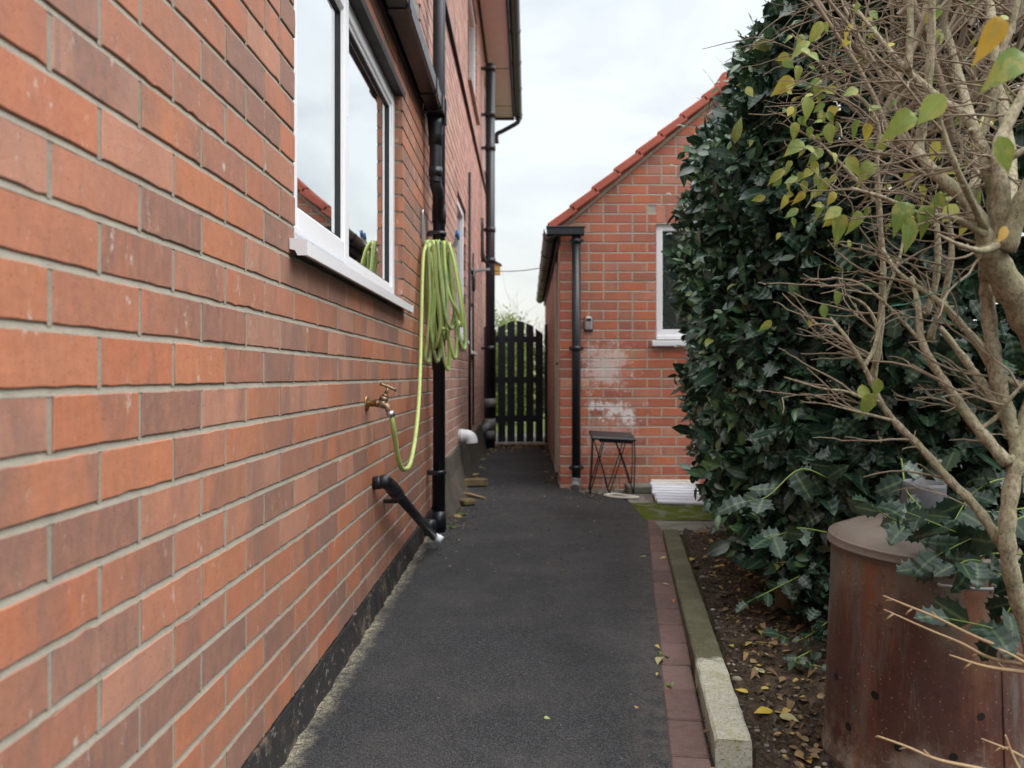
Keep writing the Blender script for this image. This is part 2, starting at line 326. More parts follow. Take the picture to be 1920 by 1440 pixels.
M['yellowleaf']=leaf_mat('fallen_yellow',[(0,(.55,.40,.05)),(.4,(.62,.48,.07)),(.7,(.40,.42,.16)),(.85,(.42,.38,.20)),(1,(.45,.17,.05))],.5,.2,.4,(.38,.26,.06))
M['bushleaf']=leaf_mat('bush_leaf',[(0,(.10,.17,.03)),(1,(.26,.33,.07))],.5,.3,.4)
M['darkbush']=leaf_mat('dark_bush_leaf',[(0,(.03,.05,.02)),(1,(.12,.15,.05))],.5,.2,.4)
M['weed']=leaf_mat('weed_leaf',[(0,(.09,.15,.03)),(1,(.20,.28,.06))],.5,.3,.4)
t=NT('bark'); c=t.mix(t.ramp(t.noise(150,6,.8,vec=t.map((1,1,.6))),[(.35,0),(.65,1)]),(.12,.10,.06),(.46,.40,.28)); c=t.mix(t.ramp(t.noise(14,5,.7),[(.47,0),(.62,.55)]),c,(.22,.22,.12))
c=t.mix(t.ramp(t.noise(120,3,.7),[(.60,0),(.66,.7)]),c,(.06,.045,.03)); M['bark']=t.out(c,.88,0,t.bump(t.noise(90,5,.8,vec=t.map((1,1,.4))),.9,.004),.25)
t=NT('twig'); c=t.mix(t.noise(40,5,.7),(.12,.09,.06),(.34,.27,.19)); M['twig']=t.out(c,.8,0,None,.3)
t=NT('dry_twig'); c=t.mix(t.noise(40,5,.7),(.27,.17,.09),(.42,.29,.17)); M['drytwig']=t.out(c,.8,0,None,.3)
t=NT('post_wood'); c=t.mix(t.noise(18,6,.7,vec=t.map((1,1,.12))),(.075,.06,.04),(.20,.16,.11)); c=t.mix(t.ramp(t.noise(6,4),[(.5,0),(.65,.6)]),c,(.08,.09,.035)); M['postwood']=t.out(c,.9,0,t.bump(t.noise(60,5,vec=t.map((1,1,.12))),.8,.004),.2)
t=NT('pebble'); A=t.attr(); c=t.ramp(A[0],[(0,(.04,.03,.024)),(.6,(.12,.09,.065)),(.92,(.22,.18,.14)),(1,(.40,.35,.28))]); M['pebble']=t.out(c,.8,0,t.bump(t.noise(150),.3,.001))
t=NT('mossy_board'); c=t.mix(t.noise(25,6,.7),(.10,.065,.045),(.22,.15,.09)); c=t.mix(t.ramp(t.noise(20,5,.7),[(.45,0),(.6,.8)]),c,(.20,.17,.055)); M['board']=t.out(c,.9,0,t.bump(t.noise(70,5),.8,.005),.2)
t=NT('bag'); c=t.ramp(t.noise(24,2,.5),[(.3,(.75,.70,.66)),(.42,(.85,.16,.05)),(.55,(.80,.30,.26)),(.7,(.06,.05,.06))],'CONSTANT'); M['bag']=t.out(c,.35,0,t.bump(t.noise(60,3),.8,.006))

# ------------------------------------------------------------------ brickwork
def clip_poly(poly, hp):
    for (a,b,c) in hp:                   # keep a*u+b*v<=c
        out=[]; n=len(poly)
        for i in range(n):
            p,q=poly[i],poly[(i+1)%n]; dp=a*p[0]+b*p[1]-c; dq=a*q[0]+b*q[1]-c
            if dp<=0: out.append(p)
            if (dp<0<dq) or (dq<0<dp):
                s=dp/(dp-dq); out.append((p[0]+(q[0]-p[0])*s,p[1]+(q[1]-p[1])*s))
        poly=out
        if len(poly)<3: return []
    return poly
def brickwork(O,U,N,u0,u1,v0,v1,ju,jv,openings=(),hp=(),fine=False,L=.225,C=.075,soldiers=(),seed=1,pgap=.005,mixhead=0.,bg_=.005):
    """mesh of bricks and mesh of mortar, on the plane O + u*U + z, facing N"""
    rr=random.Random(seed); B=MB(); Mo=MB(); O=Vector(O);U=Vector(U);N=Vector(N)
    WV=lambda v:.0018*math.sin(v*83)
    W=lambda u,v,n:(O.x+U.x*u+N.x*n,O.y+U.y*u+N.y*n,v)
    k0=int(math.floor((v0-jv)/C)); k1=int(math.ceil((v1-jv)/C))
    def cut(a,b,vm):
        iv=[(a,b)]
        for (p,q,r,s) in openings:
            if r<vm<s:
                nv=[]
                for (x,y) in iv:
                    if q<=x or p>=y: nv.append((x,y)); continue
                    if x<p: nv.append((x,p))
                    if q<y: nv.append((q,y))
                iv=nv
        return iv
    def emit(ua,ub,va,vb,extra=()):
        poly=clip_poly([(ua,va),(ub,va),(ub,vb),(ua,vb)],list(hp)+list(extra))
        if len(poly)<3: return
        if max(p[0] for p in poly)-min(p[0] for p in poly)<.008 or max(p[1] for p in poly)-min(p[1] for p in poly)<.008: return
        if fine:
            np_=[]
            for i,p in enumerate(poly):
                q=poly[(i+1)%len(poly)]; l=math.hypot(q[0]-p[0],q[1]-p[1]); m=max(1,int(l/.022))
                for j in range(m):
                    s=j/m; x=p[0]+(q[0]-p[0])*s; y=p[1]+(q[1]-p[1])*s; jj=.0009 if rr.random()<.94 else .0036
                    if j==0: jj=.0012
                    np_.append((x+rr.uniform(-jj,jj),y+rr.uniform(-jj,jj)))
            poly=np_
        n=len(poly); cx=sum(p[0] for p in poly)/n; cy=sum(p[1] for p in poly)/n
        ch=.0016; d=rr.uniform(-.0006,.0010); tu,tv=rr.uniform(-.004,.004),rr.uniform(-.008,.008)
        w=(max(p[0] for p in poly)-min(p[0] for p in poly))/2; h=(max(p[1] for p in poly)-min(p[1] for p in poly))/2
        fn=lambda p:(p[0]-cx)*tu+(p[1]-cy)*tv+d
        back=[W(p[0],p[1],-.02) for p in poly]; mid=[W(p[0],p[1],fn(p)-ch*.9) for p in poly]
        fr=[W(cx+(p[0]-cx)*(1-ch/w),cy+(p[1]-cy)*(1-ch/h),fn(p)) for p in poly]
        fs=[tuple(2*n+i for i in range(n))]
        for i in range(n):
            j=(i+1)%n; fs.append((i,j,n+j,n+i)); fs.append((n+i,n+j,2*n+j,2*n+i))
        B.add(back+mid+fr,fs,(rr.random(),rr.random(),rr.random()*.98+.01))
    for k in range(k0,k1):
        va=jv+k*C+bg_; vb=jv+(k+1)*C-bg_
        if vb<=v0 or va>=v1: continue
        va=max(va,v0); vb=min(vb,v1); vm=(va+vb)/2
        off=ju+(0 if k%2 else L/2); a=off+math.floor((u0-off)/L)*L
        cells=[]
        while a<u1:
            b=a+L
            if mixhead and rr.random()<mixhead: cells+=[(a,a+L/2),(a+L/2,b)]
            else: cells.append((a,b))
            a=b
        wob=rr.uniform(-.0015,.0015)
        for (a,b) in cells:
            ja=rr.uniform(-.002,.002)
            a2=max(a+pgap,u0); b2=min(b-pgap,u1)
            if b2-a2<.01: continue
            for (x,y) in cut(a-pgap,a+pgap,vm):
                if a-pgap>u0 and a+pgap<u1:
                    pl=clip_poly([(x,va-.004),(y,va-.004),(y,vb+.004),(x,vb+.004)],hp)
                    if len(pl)>=3: Mo.add([W(p[0],p[1],-.0016) for p in pl],[tuple(range(len(pl)))])
            for (x,y) in cut(a2,b2,vm):
                sk=False
                for (p,q,r,s) in soldiers:
                    if r-.01<vm<s+.01 and p-.001<=(x+y)/2<=q+.001: sk=True
                if not sk: emit(x,y,va,vb)
        # bed joint, struck so that the top is set back
        for (x,y) in cut(u0,u1,jv+k*C+(.001 if any(abs(o[3]-(jv+k*C))<.002 for o in openings) else -.001)):
            z=jv+k*C
            if z-.005<v0 or z>v1: continue
            pl=clip_poly([(x,z-.006),(y,z-.006),(y,z+.006),(x,z+.006)],hp)
            if len(pl)>=3:
                Mo.add([W(p[0],p[1],-.0004 if p[1]<z else -.0046) for p in pl],[tuple(range(len(pl)))])
    for (p,q,r,s) in soldiers:
        m=int(round((q-p)/C)); 
        for i in range(m): emit(p+i*C+.005,p+(i+1)*C-.005,r+.005,s-.005)
    us=sorted({u0,u1,*[o[0] for o in openings],*[o[1] for o in openings]}); vs=sorted({v0,v1,*[o[2] for o in openings],*[o[3] for o in openings]})
    us=[u for u in us if u0<=u<=u1]; vs=[v for v in vs if v0<=v<=v1]
    for i in range(len(us)-1):
        for j in range(len(vs)-1):
            um,vm=(us[i]+us[i+1])/2,(vs[j]+vs[j+1])/2
            if any(p<um<q and r<vm<s for (p,q,r,s) in openings): continue
            pl=clip_poly([(us[i],vs[j]),(us[i+1],vs[j]),(us[i+1],vs[j+1]),(us[i],vs[j+1])],hp)
            if len(pl)>=3: Mo.add([W(p[0],p[1],-.006) for p in pl],[tuple(range(len(pl)))])
    return B,Mo

# ================================================================== BRICK HOUSE
house=thing('brick_house',(WX,4.5,0),'long red brick house with white windows and black pipes left of the path','house')
JV=.852-.075*20
WIN=(1.986,3.69,1.152,2.127)
EXT_END=4.83
B,Mo=brickwork((WX,0,0),(0,1,0),(1,0,0),-1.2,EXT_END,.102,2.45,.970,JV,[WIN],fine=True,seed=3)
w=B.build('wall',M['brick_new'],house); w['label']='new smooth orange brick wall of the near part of the house'
Mo.build('mortar',M['mortar'],w)
# reveals of the opening in brick (far jamb seen)
B=MB(); Mo=MB()
for k in range(13):
    za=1.152+k*.075
    for (yy,sg) in ((WIN[1],1),(WIN[0],-1)):
        wd=.102 if k%2 else .05
        x0=WX-.0025; x1=WX-.10
        c=(R.random(),R.random(),R.random())
        B.obox(Vector(((x0+x1)/2,yy+sg*.02,za+.0375)),((x0-x1)/2,.0185,.0325),Matrix.Identity(3),c,.002)
    Mo.box((WX-.007,WIN[1]+.004,za-.006),(WX-.1,WIN[1]+.03,za+.006)); Mo.box((WX-.007,WIN[0]-.004,za-.006),(WX-.1,WIN[0]-.03,za+.006))
rv=B.build('window_reveal',M['brick_new'],house); Mo.build('mortar',M['mortar'],rv)
# tar band at the foot
mb=MB(); n=140
for i in range(n):
    y0=-1.2+(EXT_END+1.2)*i/n; y1=-1.2+(EXT_END+1.2)*(i+1)/n
    g=lambda y:.0035*math.sin(y*31)+.003*math.sin(y*71+1)
    h0,h1=.098+g(y0),.098+g(y1); o=.003
    mb.add([(WX+o+.012+g(y0),y0,-.02),(WX+o+.012+g(y1),y1,-.02),(WX+o+g(y1)*.4,y1,h1),(WX+o+g(y0)*.4,y0,h0),(WX-.03,y0,h0),(WX-.03,y1,h1)],[(0,1,2,3),(3,2,5,4)])
mb.build('tar_plinth',M['tar'],house)
# old part of the house
OW=[(6.55,7.45,1.152+.0,2.352),(7.85,8.5,1.077,1.602),(7.7,9.1,3.627,4.752),(10.6,11.9,3.477,4.752)]
B,Mo=brickwork((WX-.001,0,0),(0,1,0),(1,0,0),EXT_END+.004,13.3,.30,5.02,.03,JV,OW,seed=5,mixhead=.3)
w=B.build('wall',M['brick_old'],house); w['label']='older pinkish brick wall of the far part of the house'
Mo.build('mortar',M['mortar_old'],w)
B,Mo=brickwork((WX-.001,0,0),(0,1,0),(1,0,0),4.30,EXT_END+.002,2.46,5.02,.03,JV,(),seed=6,mixhead=.3)
w=B.build('wall',M['brick_old'],house); Mo.build('mortar',M['mortar_old'],w)
# rendered foot of the old wall
mb=MB(); n=60
for i in range(n):
    y0=EXT_END+.01+(8.4)*i/n; y1=EXT_END+.01+8.4*(i+1)/n
    def pr(y):
        f=.06*math.exp(-((y-5.7)/.7)**2)+.01*math.sin(y*9)
        return [(WX+.075+f,y,-.02),(WX+.045+f*.7,y,.06),(WX+.022+f*.2,y,.17),(WX+.012,y,.31+.015*math.sin(y*5)),(WX-.03,y,.325)]
    a=pr(y0); b=pr(y1)
    for j in range(4): mb.add([a[j],b[j],b[j+1],a[j+1]],[(0,1,2,3)],smooth=True)
mb.build('rendered_plinth',M['plinth'],house)
# core of the house behind the old brickwork
mb=MB(); mb.box((-5,4.31,0),(WX-.085,13.28,5.0)); mb.box((-5,13.2,0),(WX-.008,13.29,5.0)); mb.box((-5,4.302,2.46),(WX-.008,4.36,5.0)); mb.build('inner_wall',M['mortar_old'],house)
mb=MB()
prof=[(-.24,5.08),(-2.8,6.7),(-5.35,5.08),(-2.8,6.6)]
mb.add([(x,y,z) for y in (4.1,13.5) for (x,z) in prof],[(0,1,5,4),(1,2,6,5),(2,3,7,6),(3,0,4,7),(0,3,2,1),(4,5,6,7)]); mb.build('roof',M['terracotta'],house)
# near part: room, back walls, roof
mb=MB(); mb.box((-3,-1.2,0),(-2.9,4.3,2.4)); mb.box((-2.9,-1.2,0),(WX-.01,-1.1,2.4)); mb.box((-2.9,4.2,0),(WX-.11,4.3,2.42)); mb.box((-2.9,-1.1,2.36),(WX-.11,4.2,2.4)); mb.box((-2.9,-1.1,.0),(WX-.11,4.2,.05))
mb.box((WX-.11,-1.1,.0),(WX-.13,WIN[0],2.36)); mb.box((WX-.11,WIN[1],.0),(WX-.13,4.2,2.36)); mb.box((WX-.11,WIN[0],.0),(WX-.13,WIN[1],1.15)); mb.box((WX-.11,WIN[0],2.13),(WX-.13,WIN[1],2.36))
mb.build('room',M['interior'],house)
mb=MB(); mb.add([(-.53,-1.3,2.47),(-.53,4.3,2.47),(-3.1,4.3,3.4),(-3.1,-1.3,3.4),(-.53,-1.3,2.45),(-.53,4.3,2.45),(-3.1,4.3,3.36),(-3.1,-1.3,3.36)],[(0,1,2,3),(7,6,5,4),(0,4,5,1),(1,5,6,2),(2,6,7,3),(3,7,4,0)]); mb.build('roof',M['slate'],house)
# ---- near window
wz0,wz1=1.205,2.118; y0,y1=WIN[0]+.002,WIN[1]-.004; fx=WX-.035
win=MB(); 
def frame(mb,xa,xb,ya,yb,za,zb,wd,bev=.003):
    mb.box((xa,ya,za),(xb,ya+wd,zb),bev=bev); mb.box((xa,yb-wd,za),(xb,yb,zb),bev=bev)
    mb.box((xa,ya+wd-.001,za),(xb-.001,yb-wd+.001,za+wd),bev=bev); mb.box((xa,ya+wd-.001,zb-wd),(xb-.001,yb-wd+.001,zb),bev=bev)
frame(win,fx-.06,fx,y0,y1,wz0,wz1,.055)
ym=2.655; win.box((fx-.058,ym-.03,wz0+.05),(fx-.0015,ym+.03,wz1-.05),bev=.003)
wf=win.build('window',M['upvc'],house); wf['label']='wide white window of the near wall with one opening side'
mb=MB(); frame(mb,fx-.02,fx+.016,y0+.03,ym+.022,wz0+.03,wz1-.03,.062,.006); frame(mb,fx-.018,fx+.008,y0+.085,ym-.033,wz0+.085,wz1-.085,.012,.003); mb.build('casement',M['upvc'],wf)
mb=MB(); frame(mb,fx-.03,fx-.008,ym+.028,y1-.053,wz0+.052,wz1-.052,.018,.003); mb.build('glazing_bead',M['upvc'],wf)
mb=MB(); frame(mb,fx-.032,fx-.012,ym+.044,y1-.069,wz0+.068,wz1-.068,.006,.001); frame(mb,fx-.02,fx+.003,y0+.096,ym-.043,wz0+.096,wz1-.096,.006,.001); mb.build('gasket',M['rubber'],wf)
mb=MB(); mb.box((fx-.026,ym+.03,wz0+.05),(fx-.022,y1-.055,wz1-.05)); mb.build('pane',M['glass'],wf)
mb=MB(); mb.box((fx-.010,y0+.09,wz0+.09),(fx-.006,ym-.038,wz1-.09)); mb.build('pane',M['glass'],wf)
mb=MB(); pr=[(WX-.09,1.222),(WX-.034,1.212),(WX+.040,1.186),(WX+.0405,1.155),(WX+.034,1.1535),(WX+.033,1.172),(WX-.01,1.178),(WX-.09,1.18)]
ya,yb=1.94,3.73
def extr(mb,pr,ya,yb):
    n=len(pr); mb.add([(x,ya,z) for x,z in pr]+[(x,yb,z) for x,z in pr],[tuple(reversed(range(n))),tuple(range(n,2*n))]+[(i,(i+1)%n,n+(i+1)%n,n+i) for i in range(n)])
extr(mb,[(WX+.001,1.192),(WX+.040,1.186),(WX+.0405,1.155),(WX+.034,1.1535),(WX+.033,1.170),(WX+.001,1.176)],ya,WIN[0]+.001); extr(mb,pr,WIN[0]+.002,WIN[1]-.002); extr(mb,[(WX+.001,1.192),(WX+.040,1.186),(WX+.0405,1.155),(WX+.034,1.1535),(WX+.033,1.170),(WX+.001,1.176)],WIN[1]-.001,yb)
for (a,b) in ((ya-.003,ya),(yb,yb+.003)): extr(mb,[(WX+.001,1.194),(WX+.0425,1.188),(WX+.0425,1.153),(WX+.02,1.153),(WX+.014,1.165),(WX+.001,1.168)],a,b)
mb.build('sill',M['upvc'],wf)
mb=MB(); mb.box((WX-.09,WIN[0]-.10,2.119),(WX+.004,WIN[1]+.06,2.1255)); mb.box((WX+.001,WIN[0]-.10,2.1255),(WX+.0045,WIN[1]+.06,2.150)); mb.build('steel_lintel',M['darksteel'],house)
# pale blind inside, left slightly back
mb=MB(); n=60
for i in range(n):
    a=y0+(y1-y0)*i/n; b=y0+(y1-y0)*(i+1)/n; g=lambda y:-.14+.012*math.sin(y*46)
    mb.add([(WX+g(a),a,wz0+.40),(WX+g(b),b,wz0+.40),(WX+g(b),b,wz1),(WX+g(a),a,wz1)],[(0,1,2,3)],smooth=True)
mb.build('net_curtain',M['interior'],house)
# ---- other windows
for i,(a,b,c,d) in enumerate(OW):
    mb=MB(); frame(mb,WX-.084,WX-.02,a+.004,b-.004,c+.03,d-.004,.06)
    f=mb.build('window',M['upvc'],house)
    mb=MB(); mb.box((WX-.083,a+.05,c+.08),(WX-.05,b-.05,d-.05)); mb.build('pane',M['dglass'],f)
    mb=MB(); mb.box((WX-.08,a-.03 if 0 else a+.003,c+.002),(WX+.035,b-.003,c+.032),bev=.003); mb.build('sill',M['upvc'] if i<2 else M['concrete'],f)
# ---- gutter of the near part
gx0,gx1,gz0,gz1=WX+.018,-.453,2.268,2.345
mb=MB(); pr=[(gx0,gz1),(gx0,gz0+.012),(gx0+.012,gz0),(gx1-.012,gz0),(gx1,gz0+.012),(gx1,gz1),(gx1-.005,gz1),(gx1-.005,gz0+.014),(gx1-.014,gz0+.005),(gx0+.014,gz0+.005),(gx0+.005,gz0+.014),(gx0+.005,gz1)]
extr(mb,pr,-1.2,4.50); g=mb.build('gutter',M['black_pvc'],house); g['label']='square black plastic gutter above the near window'
for yb_ in (.3,1.25,2.2,3.17,4.12):
    mb=MB(); extr(mb,[(gx0-.004,gz1+.004),(gx0-.004,gz0+.006),(gx0+.008,gz0-.005),(gx1-.006,gz0-.005),(gx1+.005,gz0+.008),(gx1+.005,gz1+.005),(gx1-.01,gz1+.005)],yb_-.03,yb_+.03); mb.build('gutter_bracket',M['black_pvc'],g)
mb=MB(); mb.box((WX-.02,-1.2,2.372),(WX+.018,4.3,2.43)); mb.box((WX+.004,-1.2,2.262),(WX+.014,4.3,2.372)); mb.build('fascia',M['black_wood'],house)
# outlet and offset pipe
ox,oy=-.497,4.44
mb=MB(); mb.box((gx0-.006,oy-.10,gz0-.008),(gx1+.008,oy+.10,gz1+.004),bev=.004); mb.lathe((ox,oy,0),[(.0,gz0),(.045,gz0),(.043,gz0-.05),(.038,gz0-.10),(.038,gz0-.16),(0,gz0-.16)],24); mb.box((gx1+.003,oy-.02,gz0-.05),(gx1+.016,oy+.02,gz1+.01),bev=.003)
mb.build('gutter_outlet',M['black_pvc'],house)
px_=-.495
mb=MB(); mb.tube(smooth_path([(ox,oy,2.16),(ox,oy,1.93),(ox,oy,1.90),(ox+.012,oy+.03,1.85),(px_,4.56,1.77),(px_,4.60,1.73)],5),.033,20); mb.tube([(ox,oy,1.99),(ox,oy,1.94)],.037,20)
mb.build('offset_pipe',M['black_pvc'],house)
mb=MB(); mb.tube([(px_,4.60,-.03),(px_,4.60,5.2)],.0345,28); 
dp=mb.build('downpipe',M['black_pvc'],house); dp['label']='tall black downpipe with collars, nearest of the two on the house'
mb=MB(); 
for z in (.07,.955,1.77):
    mb=MB(); mb.tube([(px_,4.60,z-.05),(px_,4.60,z+.05)],.0395,28); mb.build('pipe_socket',M['black_pvc'],dp)
for z in (.335,1.66):
    mb=MB(); mb.tube([(px_,4.60,z-.012),(px_,4.60,z+.012)],.0415,28); mb.box((WX,4.58,z-.011),(px_,4.62,z+.011)); mb.box((px_-.05,4.545,z-.011),(px_-.005,4.56,z+.011)); mb.build('pipe_bracket',M['black_pvc'],dp)
# ---- eaves of the two storey part
mb=MB(); mb.box((WX-.0,4.1,5.02),(-.245,13.3,5.035)); 
mb.build('soffit',M['soffit'],house)
mb=MB()
for y in (6.2,8.7,11.15,12.7): mb.box((WX,y,5.016),(-.245,y+.012,5.0195))
mb.box((WX+.001,4.1,5.0),(WX+.03,13.28,5.0195)); mb.box((-.245,4.1,4.99),(-.22,13.3,5.13)); mb.box((WX,13.28,4.985),(-.22,13.31,5.13)); mb.build('fascia',M['black_wood'],house)
mb=MB(); n=12; pr=[(-.155+.062*math.cos(math.pi+math.pi*i/n),5.05+.062*math.sin(math.pi+math.pi*i/n)) for i in range(n+1)]+[(-.155+.058*math.cos(2*math.pi-math.pi*i/n),5.052+.058*math.sin(2*math.pi-math.pi*i/n)) for i in range(n+1)]
extr(mb,pr,4.1,13.38)
for y in (5,6,7,8,9,10,11,12,13.2): extr(mb,[(-.155+.069*math.cos(math.pi+math.pi*i/n),5.055+.069*math.sin(math.pi+math.pi*i/n)) for i in range(n+1)],y-.02,y+.02)
g=mb.build('gutter',M['black_pvc'],house); g['label']='half round black gutter high under the roof edge'
mb=MB(); mb.tube(smooth_path([(-.16,13.25,5.0),(-.17,13.25,4.93),(-.4,13.25,4.80),(-.5,13.25,4.74),(-.5,13.25,4.6)],5),.034,14); mb.build('offset_pipe',M['black_pvc'],house)
# ---- soil stack by the gate
sx,sy=-.452,9.9
mb=MB(); mb.tube([(sx,sy,-.02),(sx,sy,4.60)],.056,24); st=mb.build('soil_pipe',M['black_pvc'],house); st['label']='thick black soil pipe beside the gate'
mb=MB(); mb.tube([(sx,sy,.50),(sx,sy,.60)],.068,24); mb.build('pipe_collar',M['grey_pvc'],st); mb=MB(); mb.tube([(sx,sy,.22),(sx,sy,.36)],.064,24); mb.tube([(sx,sy,.12),(sx,sy,.22)],.062,24); mb.tube([(WX,sy-.02,.18),(sx,sy-.01,.30)],.055,20); mb.build('pipe_junction',M['grey_pvc'],st)
mb=MB()
for z in (2.62,2.25,3.6,4.0,4.55,1.2): mb.tube([(sx,sy,z-.03),(sx,sy,z+.03)],.064,24); mb.box((WX,sy-.02,z-.015),(sx,sy+.02,z+.015))
mb.tube(smooth_path([(sx-.01,sy-.02,2.2),(sx-.09,sy-.05,2.32),(sx-.10,sy-.05,2.75)],5),.025,10); mb.build('pipe_branch',M['black_pvc'],st)
# thin pipes and cables on the wall
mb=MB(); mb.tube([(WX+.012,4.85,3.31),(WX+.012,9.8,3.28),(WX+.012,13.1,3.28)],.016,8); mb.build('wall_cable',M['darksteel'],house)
Yc=YW(878); mb=MB(); mb.tube([(WX+.014,Yc,2.78),(WX+.014,Yc,.9),(WX+.014,Yc,.35)],.012,8); mb.tube([(WX+.013,8.26,.38),(WX+.013,8.26,2.1)],.01,6); mb.build('wall_cable',M['darksteel'],house)
mb=MB(); q=P(886,505,7.9); mb.tube(smooth_path([(WX+.04,7.9,1.68),(WX+.04,7.9,1.84),(WX+.06,8.1,1.90),(-.44,9.3,2.07)],5),.016,8); mb.tube([(WX,7.9,1.87),(WX+.04,7.9,1.87)],.03,10); mb.build('overflow_pipe',M['black_pvc'],house)
# white waste elbow
mb=MB(); yy=6.72; zz=.385
mb.tube(smooth_path([(WX-.02,yy,zz),(WX+.05,yy,zz),(WX+.085,yy,zz-.01),(WX+.10,yy,zz-.035),(WX+.103,yy,zz-.06)],5),.050,20); mb.tube([(WX+.01,yy,zz),(WX+.03,yy,zz)],.056,20)
mb.build('waste_pipe',M['upvc'],house)
# black waste pipe low on the near wall
mb=MB(); a=Vector((WX,2.99,.482)); b=Vector((WX+.042,3.0,.487)); c=Vector((WX+.052,3.06,.462)); e=Vector((-.470,4.12,.070))
mb.tube([a,b*.8+a*.2],.024,18); mb.tube(smooth_path([b*.75+a*.25,b,c,c+(e-c)*.06],6),.025,18); mb.tube([c+(e-c)*.02,c+(e-c)*.12],.0265,18); mb.tube([c,e],.0205,18)
d=c+(e-c)*.14; mb.box((WX,d.y-.012,d.z-.03),(d.x,d.y+.012,d.z-.015))
wp=mb.build('waste_pipe',M['black_pvc'],house); wp['label']='black waste pipe slanting down the near wall to the drain'
mb=MB(); dd=(e-c).normalized(); mb.tube([e-Vector((.004,0,-.001)),e+Vector((.030,-.004,-.012)),e+Vector((.042,-.006,-.020))],[.0215,.021,.021],16); mb.build('pipe_end',M['upvc'],wp)
mb=MB(); mb.lathe(P(806,985,4.25),[(0,.03),(.03,.028),(.034,.0),(.03,-.05),(0,-.05)],16); mb.build('pipe_elbow',M['black_pvc'],wp)

# ================================================================== TAP, HOSE, HANGER
ty,tz=2.865,.774
tap=thing('garden_tap',(WX,ty,tz),'weathered brass garden tap on the near brick wall with a green hose on its spout','tap')
RX=Matrix.Rotation(math.pi/2,3,'Y')
mb=MB(); mb.lathe((WX+.001,ty,tz),[(0,.004),(.026,.004),(.028,0),(.028,-.002)],24,M=RX); mb.lathe((WX,ty,tz),[(.0105,0),(.0105,.034),(.013,.035),(.013,.04),(0,.04)],18,M=RX); mb.build('flange',M['brass'],tap)
cx=WX+.052
mb=MB(); mb.tube([(WX+.036,ty,tz),(WX+.05,ty,tz+.002)],.010,14)
ax=Vector((.35,0,.94)).normalized(); c0=Vector((cx+.002,ty,tz))
for (s0,s1,r0,r1) in ((-.014,.012,.0125,.0145),(.012,.026,.0165,.0165),(.026,.036,.012,.010),(.036,.058,.0065,.006),): mb.tube([c0+ax*s0,c0+ax*s1],[r0,r1],6 if r0==.0165 else 16)
mb.tube(smooth_path([c0+Vector((.002,0,-.002)),c0+Vector((.018,0,-.010)),c0+Vector((.026,0,-.028))],4),[.0115]*9,14)
mb.build('tap_body',M['aged'],tap)
mb=MB(); hc=c0+ax*.062; sd=Vector((.85,.35,-.38)).normalized(); mb.tube([hc-sd*.030,hc-sd*.018,hc,hc+sd*.018,hc+sd*.030],[.0062,.0045,.0065,.0045,.0062],12); mb.build('tap_handle',M['aged'],tap)
sp=c0+Vector((.028,0,-.034))
mb=MB(); mb.tube([sp+Vector((-.001,0,.008)),sp+Vector((.003,0,-.012))],.0145,14); mb.build('hose_clip',M['steel'],tap)
hose=thing('garden_hose',(-.46,4.3,.9),'green garden hose coiled in long loops on the wall and running to the tap','hose')
mb=MB()
pts=[sp+Vector((.004,0,.0)),sp+Vector((.012,0,-.05)),P(742,835,2.92),P(750,872,3.0),P(759,880,3.1),P(770,866,3.25),P(780,810,3.5),P(786,740,3.8),P(789,650,4.0),P(791,560,4.1),P(794,480,4.2),P(802,452,4.28)]
sm=smooth_path(pts,10); mb.tube(sm,.0088,14)
# coil: loops over the hanger arm (arm runs out from the wall at y=4.3, z ~1.57)
rr=random.Random(12); NL=8
lp=[]
for i in range(NL):
    f=i/(NL-1); topx=-.528+.118*f; topz=1.572-.012*f
    hang=[.48,.62,.54,.66,.50,.60,.43,.55,.46,.52][i]; wd=rr.uniform(.02,.08); lean=rr.uniform(-.02,.03)+.03*f
    yc=4.30+rr.uniform(-.03,.03); col=(rr.random()**1.5*.9+.01,0,0)
    for k in range(12):
        a=2*math.pi*k/12; s,c_=math.sin(a),math.cos(a)
        z=topz-hang*(1-c_)/2; w_=(wd*(.35+.65*(1-c_)/2))
        lp.append(((topx+lean*(1-c_)/2+ s*.022*(1 if i%2 else -1)+ f*.02*(1-c_) +.009*k/12, yc+s*w_+rr.uniform(-.006,.006), z+rr.uniform(-.006,.006)),col))
sm=smooth_path([p for p,_ in lp],7); 
for i in range(NL):
    seg=sm[i*84:min(len(sm),(i+1)*84+1)]
    mb.tube(seg,.0086,12,lp[i*12][1],caps=True)
# stray loops swinging out to the right
def loop(pts,c): mb.tube(smooth_path(pts,9),.0086,12,(c,0,0))
loop([P(832,452,4.27),P(836,520,4.25),P(845,560,4.25),P(858,585,4.28),P(860,600,4.3),P(852,612,4.3),P(838,617,4.27),P(826,616,4.2)],.1)
loop([P(830,455,4.3),P(841,490,4.3),P(849,530,4.33),P(852,570,4.33),P(850,600,4.33),P(845,616,4.3)],.7)
loop([P(820,452,4.2),P(826,520,4.18),P(833,580,4.18),P(842,612,4.2),P(848,616,4.24)],.9)
loop([P(803,455,4.25),P(806,560,4.2),P(800,640,4.2),P(797,668,4.2),P(801,679,4.22),P(806,668,4.25),P(809,600,4.25),P(812,500,4.25)],.5)
loop([P(812,452,4.22),P(818,530,4.2),P(826,600,4.2),P(820,640,4.22),P(814,652,4.24),P(812,630,4.26),P(816,540,4.26)],.2)
mb.build('hose_coil',M['hose'],hose)
hg=thing('hose_hanger',(WX,4.33,1.6),'grey metal hose hanger with blue tipped prongs on the brick wall behind the coiled hose','hose hanger')
hy=4.33
